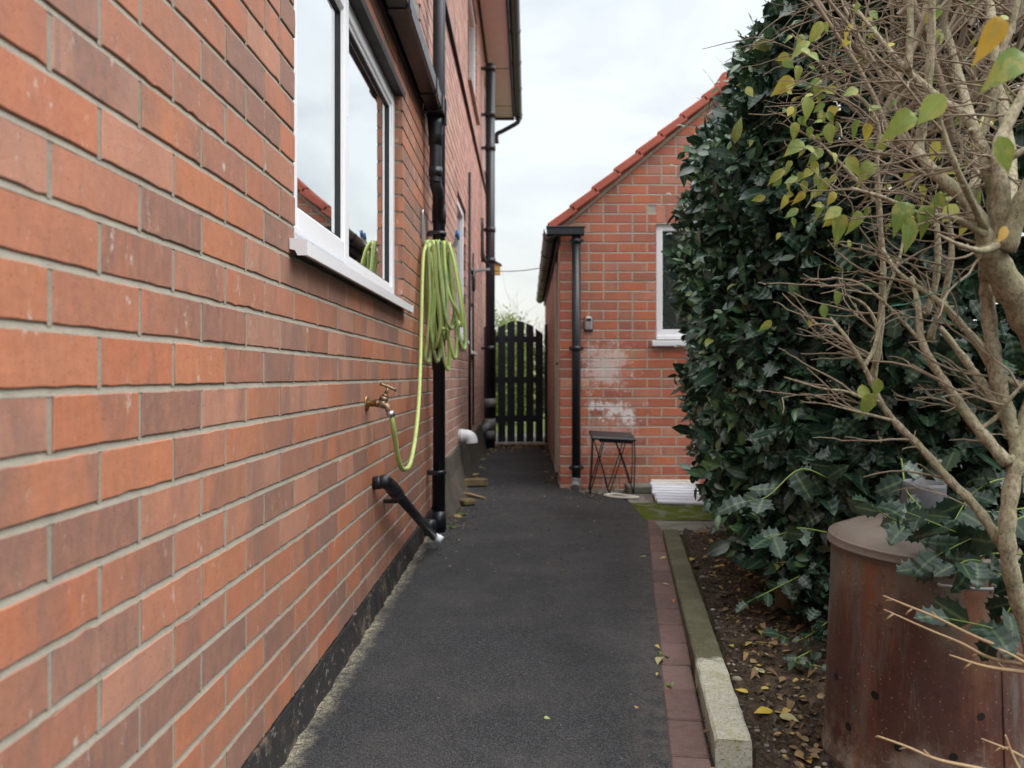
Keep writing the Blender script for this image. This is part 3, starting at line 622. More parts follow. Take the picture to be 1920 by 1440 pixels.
mb=MB(); mb.tube(smooth_path([(WX+.012,hy-.035,1.54),(WX+.012,hy-.035,1.70),(WX+.012,hy-.02,1.735),(WX+.012,hy+.02,1.735),(WX+.012,hy+.035,1.70),(WX+.012,hy+.035,1.54)],5),.006,8); mb.box((WX,hy-.03,1.60),(WX+.008,hy+.03,1.66)); mb.build('back_plate',M['steel'],hg)
for dy in (-.035,.035):
    mb=MB(); mb.tube(smooth_path([(WX+.01,hy+dy,1.555),(WX+.10,hy+dy,1.550),(WX+.17,hy+dy,1.552),(WX+.19,hy+dy*1.1,1.60)],5),.006,8); mb.build('prong',M['steel'],hg)
for dy in (-.035,.035):
    mb=MB(); mb.tube([(WX+.188,hy+dy*1.1,1.59),(WX+.193,hy+dy*1.1,1.625)],.0085,10); mb.build('prong_tip',M['blue'],hg)

# ================================================================== GARAGE
GY=6.40; gx=.248; hw=1.28; ax_=gx+hw; gxr=gx+2*hw
gar=thing('brick_garage',(ax_,GY,0),'small red brick garage with tiled gable roof and white window beyond the hedge','garage')
eav=2.02; pitch=.83; apex=eav+pitch*hw
GW=(.99,1.93,.87+.31-.0,.0); gb=.852+.075*4; gt=.852+.075*16
# slope: left v <= eav + pitch*(u-gx) ; right v <= eav+pitch*(gxr-u)
hp=[(-pitch,1,eav-pitch*gx),(pitch,1,eav+pitch*gxr)]
B,Mo=brickwork((0,GY,0),(1,0,0),(0,-1,0),gx,gxr,0,apex,gx+.0,JV,[(.99,1.89,gb,gt)],hp,L=.225,soldiers=[(.99,1.89,gt,gt+.15)],seed=9,mixhead=.22,pgap=.0062,bg_=.0064)
w=B.build('wall',M['brick_gar'],gar); w['label']='gable end wall of red brick facing the viewer'
Mo.build('mortar',M['mortar_gar'],w)
GB=12.0
B,Mo=brickwork((gx,0,0),(0,1,0),(-1,0,0),GY+.115,GB,0,eav,.1,JV,[(6.62,7.5,0,2.002)],seed=10,mixhead=.3)
w=B.build('wall',M['brick_old'],gar); w['label']='side wall of the garage along the passage'; Mo.build('mortar',M['mortar_gar'],w)
# corner bricks returning round the front edge
B=MB()
for k in range(27):
    z=k*.075+JV+.075*9
    if z<0 or z+.07>2.05: continue
    B.obox(Vector((gx+.003,GY+.06,z+.0375)),(.006,.0545,.0325),Matrix.Identity(3),(R.choice([.3,.6,.97,1.]),R.random(),R.random()),.002)
B.build('corner_bricks',M['brick_gar'],gar)
mb=MB(); mb.box((gx+.0085,GY+.012,0),(gx+.12,7.5 if 0 else 6.62,eav)); mb.box((gx+.0085,7.5,0),(gx+.12,GB,eav)); mb.box((gx+.12,GB-.02,0),(gxr,GB,eav)); mb.box((gxr-.1,GY+.012,0),(gxr,GB-.02,eav)); mb.box((gx+.0085,6.62,2.003),(gx+.12,7.5,eav))
mb.build('inner_wall',M['mortar_gar'],gar)
mb=MB(); mb.box((gx+.07,6.67,.03),(gx+.11,7.45,1.95)); 
for y in (6.85,7.05,7.25): mb.box((gx+.066,y,.03),(gx+.07,y+.008,1.95))
d=mb.build('door',M['brown_door'],gar)
mb=MB(); mb.box((gx-.004,6.622,0),(gx+.1,6.67,2.0),bev=.003); mb.box((gx-.004,7.45,0),(gx+.1,7.498,2.0),bev=.003); mb.box((gx-.003,6.67,1.95),(gx+.1,7.45,2.0),bev=.003); mb.build('door_frame',M['cream'],gar)
mb=MB(); mb.tube([(gx+.06,6.74,.97),(gx-.01,6.74,.97),(gx-.01,6.82,.97)],.011,8); mb.build('handle',M['darksteel'],d)
# window
mb=MB(); a,b,c,d_=.995,1.885,gb+.03,gt-.004
for q in ((a,a+.05,c,d_),(b-.05,b,c,d_)): mb.box((q[0],GY+.02,q[2]),(q[1],GY+.08,q[3]),bev=.003)
mb.box((a+.05,GY+.022,c),(b-.05,GY+.08,c+.05),bev=.003); mb.box((a+.05,GY+.022,d_-.05),(b-.05,GY+.08,d_),bev=.003); mb.box((1.42,GY+.022,c+.05),(1.47,GY+.08,d_-.05),bev=.003)
f=mb.build('window',M['upvc'],gar)
mb=MB(); mb.box((a+.045,GY+.045,c+.045),(b-.045,GY+.049,d_-.045)); mb.build('pane',M['glass'],f)
mb=MB(); mb.box((.955,GY-.05,gb+.002-.055),(1.93,GY-.0035,gb-.01),bev=.004); mb.box((.992,GY-.01,gb+.001),(1.888,GY+.08,gb+.03),bev=.003); mb.build('sill',M['upvc'],f)
mb=MB(); mb.box((.99,GY+.09,gb),(1.89,GY+.1,gt)); mb.build('pale_backing',M['interior'],f)  # pale panel added behind the pane, standing in for reflected sky
# roof: two slopes and stepped verge tiles
mb=MB(); e=.12; t_=.05
def slope(sx,mb):
    x0=ax_+sx*(hw+.08); z0=eav-pitch*.08+.03; x1=ax_; z1=apex+.05
    mb.add([(x0,GY-.045,z0),(x0,GB+.05,z0),(x1,GB+.05,z1),(x1,GY-.045,z1),(x0,GY-.045,z0-.03),(x0,GB+.05,z0-.03),(x1,GB+.05,z1-.03),(x1,GY-.045,z1-.03)],[(0,1,2,3),(4,7,6,5),(0,3,7,4),(1,5,6,2),(0,4,5,1)])
slope(-1,mb); slope(1,mb); roof=mb.build('roof',M['terracotta'],gar)
mb=MB(); th=math.atan(pitch)
for sx in (-1,1):
    n=8; step=(hw+.07)/n*1.0
    for i in range(n):
        xx=hw+.07-step*(i+.5); cx=ax_+sx*xx; cz=eav+pitch*(hw-xx)+.035
        rot=Matrix.Rotation((th-.075)*(1 if sx>0 else -1),3,'Y')
        ln=step/math.cos(th)*.56
        mb.obox(Vector((cx,GY-.055,cz+.014)),(ln,.032,.030),rot,(0,0,0),.007)
mb.build('verge_tiles',M['terracotta'],roof)
mb=MB(); 
for i in range(12): mb.tube([(ax_,GY-.09+i*.47,apex+.045),(ax_,GY-.09+i*.47+.46,apex+.055)],[.07,.064],16)
mb.build('ridge_tiles',M['terracotta'],roof)
mb=MB()
for sx in (-1,1):
    x0=ax_+sx*(hw+.1); rot=Matrix.Rotation(th*(1 if sx>0 else -1),3,'Y')
    mb.obox(Vector((ax_+sx*(hw)/2,GY-.012,eav+pitch*hw/2-.012)),(hw/2/math.cos(th)+.02,.009,.012),rot,(0,0,0),.001)
mb.build('bed_mortar',M['mortar_gar'],roof)
# side gutter and front piece
mb=MB(); zc=eav-.035; cxg=.175
pr=[(cxg+.056*math.cos(math.pi+math.pi*i/10),zc+.062*math.sin(math.pi+math.pi*i/10)) for i in range(11)]+[(cxg+.050*math.cos(2*math.pi-math.pi*i/10),zc+.002+.056*math.sin(2*math.pi-math.pi*i/10)) for i in range(11)]
extr(mb,pr,GY-.12,GB)
for y in (6.5,7.4,8.3,9.2,10.1,11,11.9): extr(mb,[(cxg+.061*math.cos(math.pi+math.pi*i/10),zc+.067*math.sin(math.pi+math.pi*i/10)) for i in range(11)],y-.02,y+.02)
g=mb.build('gutter',M['black_pvc'],gar)
mb=MB(); mb.box((gx-.105,GY-.14,zc-.045),(.428,GY-.05,zc+.014),bev=.006); mb.box((gx-.11,GY-.146,zc+.010),(.434,GY-.044,zc+.022),bev=.003); mb.build('gutter_return',M['black_pvc'],g)
mb=MB(); mb.box((gx-.02,GY-.0,zc-.10),(gx+.0,GB,zc+.08)); mb.build('fascia',M['black_wood'],gar)
mb=MB(); dpx=.368; dpy=GY-.09; mb.tube([(dpx,dpy,.05),(dpx,dpy,zc-.03)],.0335,24); dp=mb.build('downpipe',M['black_pvc'],gar)
mb=MB(); 
for z in (1.08,.17,1.9): mb.tube([(dpx,dpy,z-.018),(dpx,dpy,z+.018)],.039,24); mb.box((dpx-.055,dpy-.006,z-.012),(dpx+.055,dpy+.006,z+.012)); mb.box((dpx-.02,dpy,z-.012),(dpx+.02,GY,z+.012))
mb.build('pipe_bracket',M['black_pvc'],dp)
mb=MB(); mb.tube(smooth_path([(dpx,dpy,.09),(dpx-.005,dpy-.01,.05),(dpx-.01,dpy-.05,.02)],4),.036,16); mb.build('pipe_shoe',M['grey_pvc'],dp)
# key safe
ks=thing('key_safe',(.467,GY,1.2),'small grey key safe box on the garage wall right of its black downpipe','key safe')
kx,kz=.467,1.275
mb=MB(); mb.box((kx-.031,GY-.035,kz-.054),(kx+.031,GY-.003,kz+.054),bev=.012); mb.build('case',M['steel'],ks)
mb=MB(); mb.box((kx-.036,GY-.012,kz-.060),(kx+.036,GY-.0025,kz+.054),bev=.004); mb.build('back_plate',M['black_pvc'],ks)
mb=MB(); mb.box((kx-.018,GY-.038,kz+.018),(kx+.018,GY-.034,kz+.036),bev=.001); mb.build('dial',M['black_pvc'],ks)

# ================================================================== GATE
gt_=thing('garden_gate',(-.1,10.55,0),'black timber paling gate with arched top across the end of the path','gate')
gy=10.55; x=-.455
tops=[(925,620),(940,611),(957,603),(970,601),(985,605),(1000,612),(1019,628)]
for i in range(6):
    cx=( (923+17.6*i) -VX)*gy/F+.0; pc=923+17.6*i
    zt=H-(np.interp(pc,[t[0] for t in tops],[t[1] for t in tops])-VY)*gy/F
    zl=H-(np.interp(pc-6,[t[0] for t in tops],[t[1] for t in tops])-VY)*gy/F; zr=H-(np.interp(pc+6,[t[0] for t in tops],[t[1] for t in tops])-VY)*gy/F
    hwid=.0475; mb=MB(); vs=[(cx-hwid,gy,.03),(cx+hwid,gy,.03),(cx+hwid,gy,zr),(cx,gy,zt+.004),(cx-hwid,gy,zl)]; vs+= [(a,b+.02,c) for a,b,c in vs]
    mb.add(vs,[(0,1,2,3,4),(9,8,7,6,5)]+[(k,5+k,5+(k+1)%5,(k+1)%5) for k in range(5)]); mb.build('paling',M['black_wood'],gt_)
for py in (636,712,785):
    z=H-(py-VY)*gy/F; mb=MB(); mb.box((-.50,gy+.021,z-.04),(.19,gy+.06,z+.04)); mb.build('rail',M['black_wood'],gt_)
mb=MB(); mb.box((.212,gy-.02,0),(.246,gy+.05,1.53),bev=.004); mb.build('post',M['black_wood'],gt_)
mb=MB(); mb.box((-.56,gy-.02,0),(-.49,gy+.05,1.5),bev=.004); mb.build('post',M['black_wood'],gt_)
step=thing('gate_step',(-.15,10.5,0),'low stone and brick step under the black gate','step')
mb=MB(); mb.box((-.5,10.42,-.03),(.246,10.7,.02),bev=.004); mb.build('stone',M['concrete'],step)
mb=MB(); 
for i in range(3): mb.box((-.44+i*.222,10.33,-.02),(-.23+i*.222,10.415,.005),(R.random()*.9+.05,.2,.3),bev=.003)
mb.build('brick',M['brick_gar'],step)

# bird box on the far end of the house, cable over the gap
bb=thing('bird_box',(WX,13.0,2.5),'tiny yellow box with dark roof high on the house wall behind the soil pipe','bird box')
mb=MB(); mb.box((WX,12.92,2.46),(WX+.125,13.06,2.62),bev=.003); mb.build('box',M['yellow_wood'],bb)
mb=MB(); mb.add([(WX,12.9,2.70),(WX+.15,12.9,2.615),(WX+.15,13.08,2.615),(WX,13.08,2.70),(WX,12.9,2.625),(WX+.15,12.9,2.60),(WX+.15,13.08,2.60),(WX,13.08,2.625)],[(0,1,2,3),(0,4,5,1),(1,5,6,2),(2,6,7,3),(4,7,6,5)]); mb.build('roof',M['slate'],bb)
mb=MB(); pts=[(-.44+i/12*.62, 9.8+.0*i, 2.115+.04*(i/12)-.02*math.sin(math.pi*i/12)) for i in range(13)]; mb.tube(pts,.005,6)
tag(mb.build('overhead_cable',M['darksteel']),'thin cable strung across the gap between the house and the garage','cable')

# ================================================================== GROUND
def sheet(name,poly,z,m,res=None):
    mb=MB(); mb.add([(x,y,z) for x,y in poly],[tuple(range(len(poly)))]); o=mb.build(name,m); o['kind']='structure'; return o
sheet('ground',[(-80,-60),(80,-60),(80,140),(-80,140)],-.03,M['soil'])
sheet('lawn',[(-20,12.6),(30,12.6),(30,21),(-20,21)],-.012,M['lawn']); sheet('back_paving',[(-6,10.76),(8,10.76),(8,12.62),(-6,12.62)],-.008,M['flag'])
sheet('side_patch',[(.7,4.55),(3,4.55),(3,6.4),(.24,6.4),(.24,5.9),(.7,5.9)],-.002,M['grit'])
pe=lambda y:.079+.128*y
# path with slightly ragged edge
L_=[(-.57,-1.5),(-.57,4.85),(-.52,5.4),(-.50,6.2),(-.50,10.75)]; Rr=[(.26,10.75),(.262,6.5),(.33,6.24),(.50,6.12),(.62,5.95),(.70,5.7),(.75,5.4)]
Rr+=[(pe(5.2-.06*i)+.016+R.uniform(-.003,.003),5.2-.06*i) for i in range(112)]
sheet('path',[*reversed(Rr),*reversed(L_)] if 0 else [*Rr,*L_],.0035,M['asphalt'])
mb=MB(); n=40
for i in range(n):
    for j in range(14):
        def q(i,j):
            x=.70+.6*i/n*1.0+0; y=4.95+.68*j/14; return (x,y,.006+.010*(math.sin(x*31+y*17)*.5+.5)*(1 if 0<i<n and 0<j<14 else 0))
        mb.add([q(i,j),q(i+1,j),q(i+1,j+1),q(i,j+1)],[(0,1,2,3)],smooth=True)
tag(mb.build('moss_patch',M['moss']),kind='structure')
mb=MB(); mb.box((.745,4.60,-.02),(1.02,4.90,.012),bev=.004); mb.box((1.03,4.60,-.02),(1.5,4.90,.010),bev=.004); tag(mb.build('flagstones',M['flag']),kind='structure')
# paver edging
mb=MB(); y=-.6; k=0
ang=math.atan(.128)
while y<5.0:
    x=pe(y)+.048; rot=Matrix.Rotation(-ang+R.uniform(-.012,.012),3,'Z')
    mb.obox(Vector((x+R.uniform(-.002,.002),y,-.022+R.uniform(-.0015,.0015))),(.044,.0965,.030),rot,(R.random()*.98+.01,.1,.1),.004); y+=.198
tag(mb.build('paver_edging',M['paver']),kind='structure')
# soil bed
mb=MB(); nx,ny=130,240
def sz(x,y):
    return .018+.012*math.sin(x*9+y*3)+.008*math.sin(x*23-y*19)+.006*math.sin(x*47+y*41)+.02*max(0,min(1,(x-pe(y)-.3)*2)) if x>pe(y)+.19 else -.012
def bedco(i,j):
    y=-1+5.55*j/ny; x=pe(y)+.085+ (2.6)*(i/nx)**1.5; return (x,y,sz(x,y)+(R.uniform(-.0055,.0055)))
G=[[bedco(i,j) for i in range(nx+1)] for j in range(ny+1)]
vs=[v for r in G for v in r]; mb.add(vs,[(j*(nx+1)+i,j*(nx+1)+i+1,(j+1)*(nx+1)+i+1,(j+1)*(nx+1)+i) for j in range(ny) for i in range(nx)],smooth=True)
tag(mb.build('soil_bed',M['soil']),kind='structure')
# concrete post lying along the bed
p0=Vector((.461,1.85,0)); p1=Vector((.758,4.40,0)); dv=(p1-p0); ln=dv.length; an=math.atan2(dv.x,dv.y)
mb=MB(); nseg=60; sec=[(-.041,-.03),(-.041,.046),(-.036,.0515),(.036,.0515),(.041,.046),(.041,-.03)]
rot=Matrix.Rotation(-an,3,'Z'); vs=[]
for i in range(nseg+1):
    for (a,b) in sec:
        t=i/nseg; j=R.uniform(-.0013,.0013); v=p0+rot@Vector((a+j,ln*t,b+.004+R.uniform(-.001,.001)))
        if i==0: v+=rot@Vector((0,R.uniform(0,.004) if b>0 else -.004,0))
        vs.append(v)
m=len(sec); fs=[tuple(reversed(range(m))),tuple(nseg*m+k for k in range(m))]+[(i*m+k,(i+1)*m+k,(i+1)*m+(k+1)%m,i*m+(k+1)%m) for i in range(nseg) for k in range(m)]
mb.add(vs,fs); tag(mb.build('concrete_post',M['post']),'long square concrete post lying beside the soil bed, pale near end, mossy far end','post')
# wooden post in the hedge
wp=MB(); pw=[(.954+.004*math.sin(i*.9),3.03,-.05+i*.1) for i in range(20)]; wp.tube(pw,[.052]*20,12); tag(wp.build('wooden_post',M['postwood']),'weathered wooden post standing upright inside the holly hedge','post')

# ================================================================== LEAVES
def leaf_template(kind):
    """half outline (x along the leaf, y half width); returns verts, faces. mid line folded"""
    if kind=='holly':
        o=[(0,.02),(.08,.15),(.15,.30),(.22,.25),(.33,.28),(.40,.39),(.47,.29),(.58,.28),(.65,.36),(.71,.22),(.82,.16),(.87,.21),(.92,.08)]
    elif kind=='oval':
        o=[(0,.01),(.12,.13),(.26,.215),(.40,.255),(.55,.25),(.70,.20),(.84,.12),(.94,.05)]
    elif kind=='ovate':
        o=[(0,.01),(.06,.10),(.14,.20),(.24,.25),(.36,.285),(.48,.26),(.60,.215),(.72,.15),(.84,.08),(.93,.03)]
    else:
        o=[(0,.02),(.3,.22),(.65,.20),(.9,.06)]
    return o
def make_leaf(o,curl=.25,fold=.35,wave=0.):
    v=[];f=[];n=len(o)
    for (x,y) in o: v.append((x,0,-curl*x*x))                     # midrib
    v.append((1,0,-curl))
    for s in (1,-1):
        for i,(x,y) in enumerate(o): v.append((x,s*y,-curl*x*x+y*fold+ (wave if i%3==2 else -wave*.3)))
    tip=n
    for si,b in enumerate((n+1,2*n+1)):
        for i in range(n-1):
            q=(i,i+1,b+i+1,b+i); f.append(q if si else tuple(reversed(q)))
        q=(n-1,tip,b+n-1); f.append(q if si else tuple(reversed(q)))
    return np.array(v,'f'),f
def scatter(name,m,kind,pos,direc,normal,size,colr,parent=None,curl=.2,fold=.3,wave=0.,vein=None,jit=.0):
    """pos,direc,normal: (N,3) arrays -> one mesh"""
    tv,tf=make_leaf(leaf_template(kind),curl,fold,wave)
    N=len(pos); d=direc/np.linalg.norm(direc,axis=1,keepdims=True)
    nn=normal-(normal*d).sum(1,keepdims=True)*d; nn/=np.linalg.norm(nn,axis=1,keepdims=True)+1e-9; s=np.cross(nn,d)
    wf=1+NR.uniform(-.18,.18,N); cf=1+NR.uniform(-1.,1.,N)
    V=pos[:,None,:]+size[:,None,None]*(tv[None,:,0:1]*d[:,None,:]+(tv[None,:,1:2]*wf[:,None,None])*s[:,None,:]+(tv[None,:,2:3]*cf[:,None,None])*nn[:,None,:])
    nv=len(tv); V=V.reshape(-1,3)
    loops=[];starts=[];tot=[];c=0
    fl=np.concatenate([np.array(f) for f in tf]); ls=np.array([len(f) for f in tf]); nl=len(fl)
    LV=(fl[None,:]+np.arange(N)[:,None]*nv).ravel(); LT=np.tile(ls,N); LS=np.concatenate([[0],np.cumsum(LT)[:-1]])
    me=bpy.data.meshes.new(name); me.vertices.add(len(V)); me.vertices.foreach_set('co',V.astype('f').ravel())
    me.loops.add(len(LV)); me.loops.foreach_set('vertex_index',LV.astype('i')); me.polygons.add(len(LT)); me.polygons.foreach_set('loop_start',LS.astype('i')); me.polygons.foreach_set('loop_total',LT.astype('i'))
    me.update(calc_edges=True); me.validate()
    a=me.color_attributes.new('bc','FLOAT_COLOR','POINT'); C=np.ones((N,nv,4),'f'); C[:,:,0]=colr[:,None]; nm=len(leaf_template(kind))+1; C[:,:,1]=0; C[:,:nm,1]=1; C[:,:,2]=.1
    a.data.foreach_set('color',C.ravel()); me.materials.append(m)
    return link(bpy.data.objects.new(name,me),parent)
def rnd_unit(n):
    v=NR.normal(size=(n,3)); return v/np.linalg.norm(v,axis=1,keepdims=True)

# ---- holly hedge
hedge=thing('holly_hedge',(1.3,3.4,0),'tall dark glossy holly hedge filling the right side behind the rusty bin','hedge')
def fieldnoise(p):
    x,y,z=p[:,0],p[:,1],p[:,2]
    return .070*np.sin(x*7.3+z*6.1+1)*np.sin(y*5.7-z*4.9)+.035*np.sin(z*14+y*9)*np.sin(x*13-y*11+2)+.02*np.sin(z*29+y*23+x*17)
def hedge_depth(p):
    X,Y,Z=p[:,0],p[:,1],p[:,2]
    Zr=.87+.17*Y
    Xl=.742+.20*(Y-3.6)-.022*np.exp(-((Z-1.75)/.45)**2)+np.maximum(0,.5-Z)*.40+.175*(np.maximum(0,Z-Zr)/(.17*Y))**1.7*(Y/3.6) + .05*np.clip(1.1-Z,0,1)
    Yf=np.maximum(2.28,3.05-(X-.6)*1.35)+np.maximum(0,.5-Z)*.25
    side=(X-Xl)*.98; front=(Y-Yf)*.8; top=3.0-Z
    d=np.minimum(np.minimum(side,front),top)+fieldnoise(p)
    return d,side,front,top
def hedge_points(n,dmax,dmin=-.01,pw=1.4):
    out=[];nn=[]
    got=0
    while got<n:
        p=NR.uniform((.5,2.2,.02),(2.3,5.7,2.95),(n*4,3))
        d,s,f,t=hedge_depth(p)
        ok=(d>dmin)&(d<dmax)&(p[:,2]>.24-1.1*np.maximum(d-.03,0))&(NR.rand(len(p))<np.clip(1-(d/dmax)**pw,0,1)*.92+.08)
        # thin it out right of the picture
        ok&=(p[:,0]<1.75+.0*p[:,1])|(NR.rand(len(p))<.25)
        p=p[ok]; d,s,f,t=d[ok],s[ok],f[ok],t[ok]
        nrm=np.zeros_like(p); m=np.argmin(np.stack([s,f,t],1),1)
        nrm[m==0]=(-1,-.35,.45); nrm[m==1]=(-.35,-1,.45); nrm[m==2]=(0,-.2,1)
        out.append(p);nn.append(nrm);got+=len(p)
    return np.concatenate(out)[:n],np.concatenate(nn)[:n]
def hedge_leaves(n,dmax,kind,smin,smax,cmin,cmax,pw=1.4,sel=None,dmin=-.01,mat='holly',**k):
    p,nm=hedge_points(n,dmax,dmin,pw)
    if sel is not None:
        kk=sel(p); p,nm=p[kk],nm[kk]
    nm=nm/np.linalg.norm(nm,axis=1,keepdims=True)
    d=rnd_unit(len(p))*.9+nm*.55+np.array([0,0,.12])+np.array([0,0,-.5])*(p[:,2:3]<1.1)
    no=nm*.8+rnd_unit(len(p))*.75+np.array([0,0,.35])
    cl=np.sin(p[:,0]*6+p[:,2]*5)*np.sin(p[:,1]*7)*.12
    col=np.clip(cmin+(cmax-cmin)*NR.rand(len(p))**1.3+cl,0,.92); y=NR.rand(len(p)); col=np.where(y>.985,1.0,col)
    return scatter('foliage',M[mat],kind,p,d,no,NR.uniform(smin,smax,len(p)),col,hedge,**k)
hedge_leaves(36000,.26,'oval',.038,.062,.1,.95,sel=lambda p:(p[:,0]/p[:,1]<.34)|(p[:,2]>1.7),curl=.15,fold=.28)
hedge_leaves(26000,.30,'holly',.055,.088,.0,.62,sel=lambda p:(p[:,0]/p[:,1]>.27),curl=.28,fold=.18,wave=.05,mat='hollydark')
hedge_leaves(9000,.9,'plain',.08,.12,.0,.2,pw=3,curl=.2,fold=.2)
hedge_leaves(15000,.14,'oval',.026,.058,.1,.95,sel=lambda p:(p[:,2]>1.0)&(p[:,0]/p[:,1]<.30),dmin=-.08,mat='hollyedge',curl=.12,fold=.3)  # outer leaves in paler green, sky reflection put into their colour
# inner stems
mb=MB()
for i in range(90):
    y=R.uniform(2.85,5.0); x=R.uniform(1.15+.2*(y-3),2.0+.2*(y-3)); h=R.uniform(1.2,2.6); p=Vector((x,y,0)); pts=[p]
    for k in range(8): p=p+Vector((R.uniform(-.07,.05),R.uniform(-.07,.07),h/8)); pts.append(p)
    mb.tube(pts,lerp_list([R.uniform(.008,.02),.003],len(pts)),5)
for i in range(420):   # short shoots reaching the outside
    p,nm=None,None
pp,nn_=hedge_points(700,.2)
for p,nv in zip(pp,nn_):
    nv=Vector(nv).normalized(); p=Vector(p); d=(nv+Vector((R.uniform(-.7,.7),R.uniform(-.7,.7),R.uniform(-.5,.6)))).normalized(); l=R.uniform(.08,.2)
    mb.tube([p-d*l,p-d*l*.4+Vector((0,0,R.uniform(-.01,.01))),p],[.0028,.0022,.0012],4,caps=False)
mb.build('stems',M['twig'],hedge)

# sprigs: stem with leaves, over the bin lid and low beside the post
def sprig(pts,leafn,size,parent,mat='hollydark',kind='holly',r=.0022,cr=(.1,.6),name='sprig'):
    sm=smooth_path(pts,6); mb=MB(); mb.tube(sm,lerp_list([r,r*.5],len(sm)),6,(.7,.0,.1)); mb.build('stem',M['bushleaf'],parent)
    pos=[];di=[];no=[];sz_=[];co=[]
    for i in range(leafn):
        k=int((i+.6)/leafn*(len(sm)-2)); p=sm[k]; tg=(sm[k+1]-sm[k]).normalized(); side=tg.cross(Vector((0,0,1))).normalized()*(1 if i%2 else -1)
        dd=tg*.5+side*.8+Vector((R.uniform(-.3,.3),R.uniform(-.3,.3),R.uniform(-.5,.35))); pos.append(p); di.append(dd); no.append(Vector((R.uniform(-.9,.6),-.9,.45))+Vector((R.uniform(-.5,.5),R.uniform(-.5,.5),R.uniform(-.4,.4)))); sz_.append(R.uniform(*size)); co.append(R.uniform(*cr))
    pos.append(sm[-1]);di.append(sm[-1]-sm[-2]);no.append(Vector((-.2,-.5,.8)));sz_.append(R.uniform(*size));co.append(R.uniform(*cr))
    return scatter('leaves',M[mat],kind,np.array([tuple(a) for a in pos]),np.array([tuple(a) for a in di]),np.array([tuple(a) for a in no]),np.array(sz_),np.array(co)*(.6 if kind=='holly' else 1.),parent,curl=.25,fold=.12,wave=.03)
for a in [([P(1900,1120,1.75),P(1800,1060,1.7),P(1720,1000,1.66),P(1650,960,1.64),P(1632,945,1.62)],7,(.05,.075)),
          ([P(1930,1000,1.7),P(1860,1010,1.62),P(1800,1000,1.6),P(1750,980,1.58),P(1700,960,1.6)],9,(.05,.075)),
          ([P(1930,1100,1.6),P(1880,1080,1.55),P(1830,1050,1.52),P(1790,1060,1.5)],9,(.045,.065)),
          ([P(1940,1210,1.5),P(1890,1190,1.46),P(1850,1175,1.45),P(1780,1160,1.44)],4,(.06,.08)),
          ([P(1940,1060,1.55),P(1900,1130,1.5),P(1870,1180,1.5)],6,(.06,.08)),
          ([P(1940,950,1.9),P(1860,960,1.85),P(1800,950,1.82),P(1760,985,1.7)],8,(.055,.08)),
          ([P(1940,960,1.62),P(1880,985,1.58),P(1820,1010,1.56),P(1760,1040,1.54)],9,(.05,.075)),
          ([P(1930,1040,1.66),P(1850,1040,1.62),P(1790,1075,1.6),P(1740,1070,1.58)],8,(.05,.07)),
          ([P(1940,900,1.8),P(1870,900,1.78),P(1820,930,1.75),P(1790,975,1.7)],9,(.05,.075)),
          ([P(1690,860,1.95),P(1700,920,1.85),P(1730,960,1.75),P(1700,985,1.7)],6,(.05,.075)),
          ([P(1560,1000,2.3),P(1500,990,2.2),P(1470,1000,2.15),P(1440,1010,2.1)],7,(.05,.075)),
          ([P(1500,1080,2.6),P(1440,1110,2.5),P(1400,1130,2.45)],8,(.035,.06)),
          ([P(1560,1160,2.5),P(1500,1200,2.42),P(1460,1190,2.4)],9,(.03,.05)),
          ([P(1520,1220,2.4),P(1490,1240,2.35),P(1540,1250,2.3)],9,(.025,.045)),
          ([P(1400,720,3.9),P(1330,760,3.8),P(1300,740,3.75),P(1280,700,3.7)],6,(.045,.07)),
          ([P(1560,900,2.2),P(1500,880,2.15),P(1440,930,2.1),P(1400,940,2.1)],6,(.06,.085))]:
    sprig(*a,hedge)
for (px,py,Y,dx,dz) in [(1395,120,3.5,-.02,.10),(1420,90,3.4,-.03,.10),(1372,150,3.6,-.05,.06),(1445,60,3.3,-.03,.11),(1340,215,3.7,-.06,.05),(1310,270,3.7,-.06,.06),(1300,330,3.7,-.07,.03),(1292,380,3.7,-.08,.03),(1290,450,3.7,-.07,.02),(1290,560,3.7,-.06,.0),(1300,640,3.7,-.06,-.02),(1318,760,3.7,-.08,.02),(1325,840,3.7,-.07,-.02),(1350,180,3.55,-.06,.08),(1470,40,3.2,-.02,.10)]:
    a=P(px,py,Y); b=a+Vector((dx,-.03,dz)); sprig([a+Vector((.12,.05,-.08)),a+Vector((.04,.02,-.02)),b],9,(.032,.050),hedge,'hollyedge','oval',.0016,(.5,.98)if dz>.03 else (.3,.8))
pos=[];di=[];no=[]
for i in range(620):
    y=R.uniform(2.4,3.7); x=R.uniform(.86,1.15)+.1*(y-2.6); z=R.uniform(.0,.30); pos.append((x,y,z)); di.append((R.uniform(-1,1),R.uniform(-1,1),R.uniform(-.6,.4))); no.append((R.uniform(-.5,.5),R.uniform(-.7,.2),1))
scatter('foliage',M['hollydark'],'holly',np.array(pos),np.array(di),np.array(no),NR.uniform(.03,.055,len(pos)),NR.uniform(0,.5,len(pos)),hedge,wave=.06)

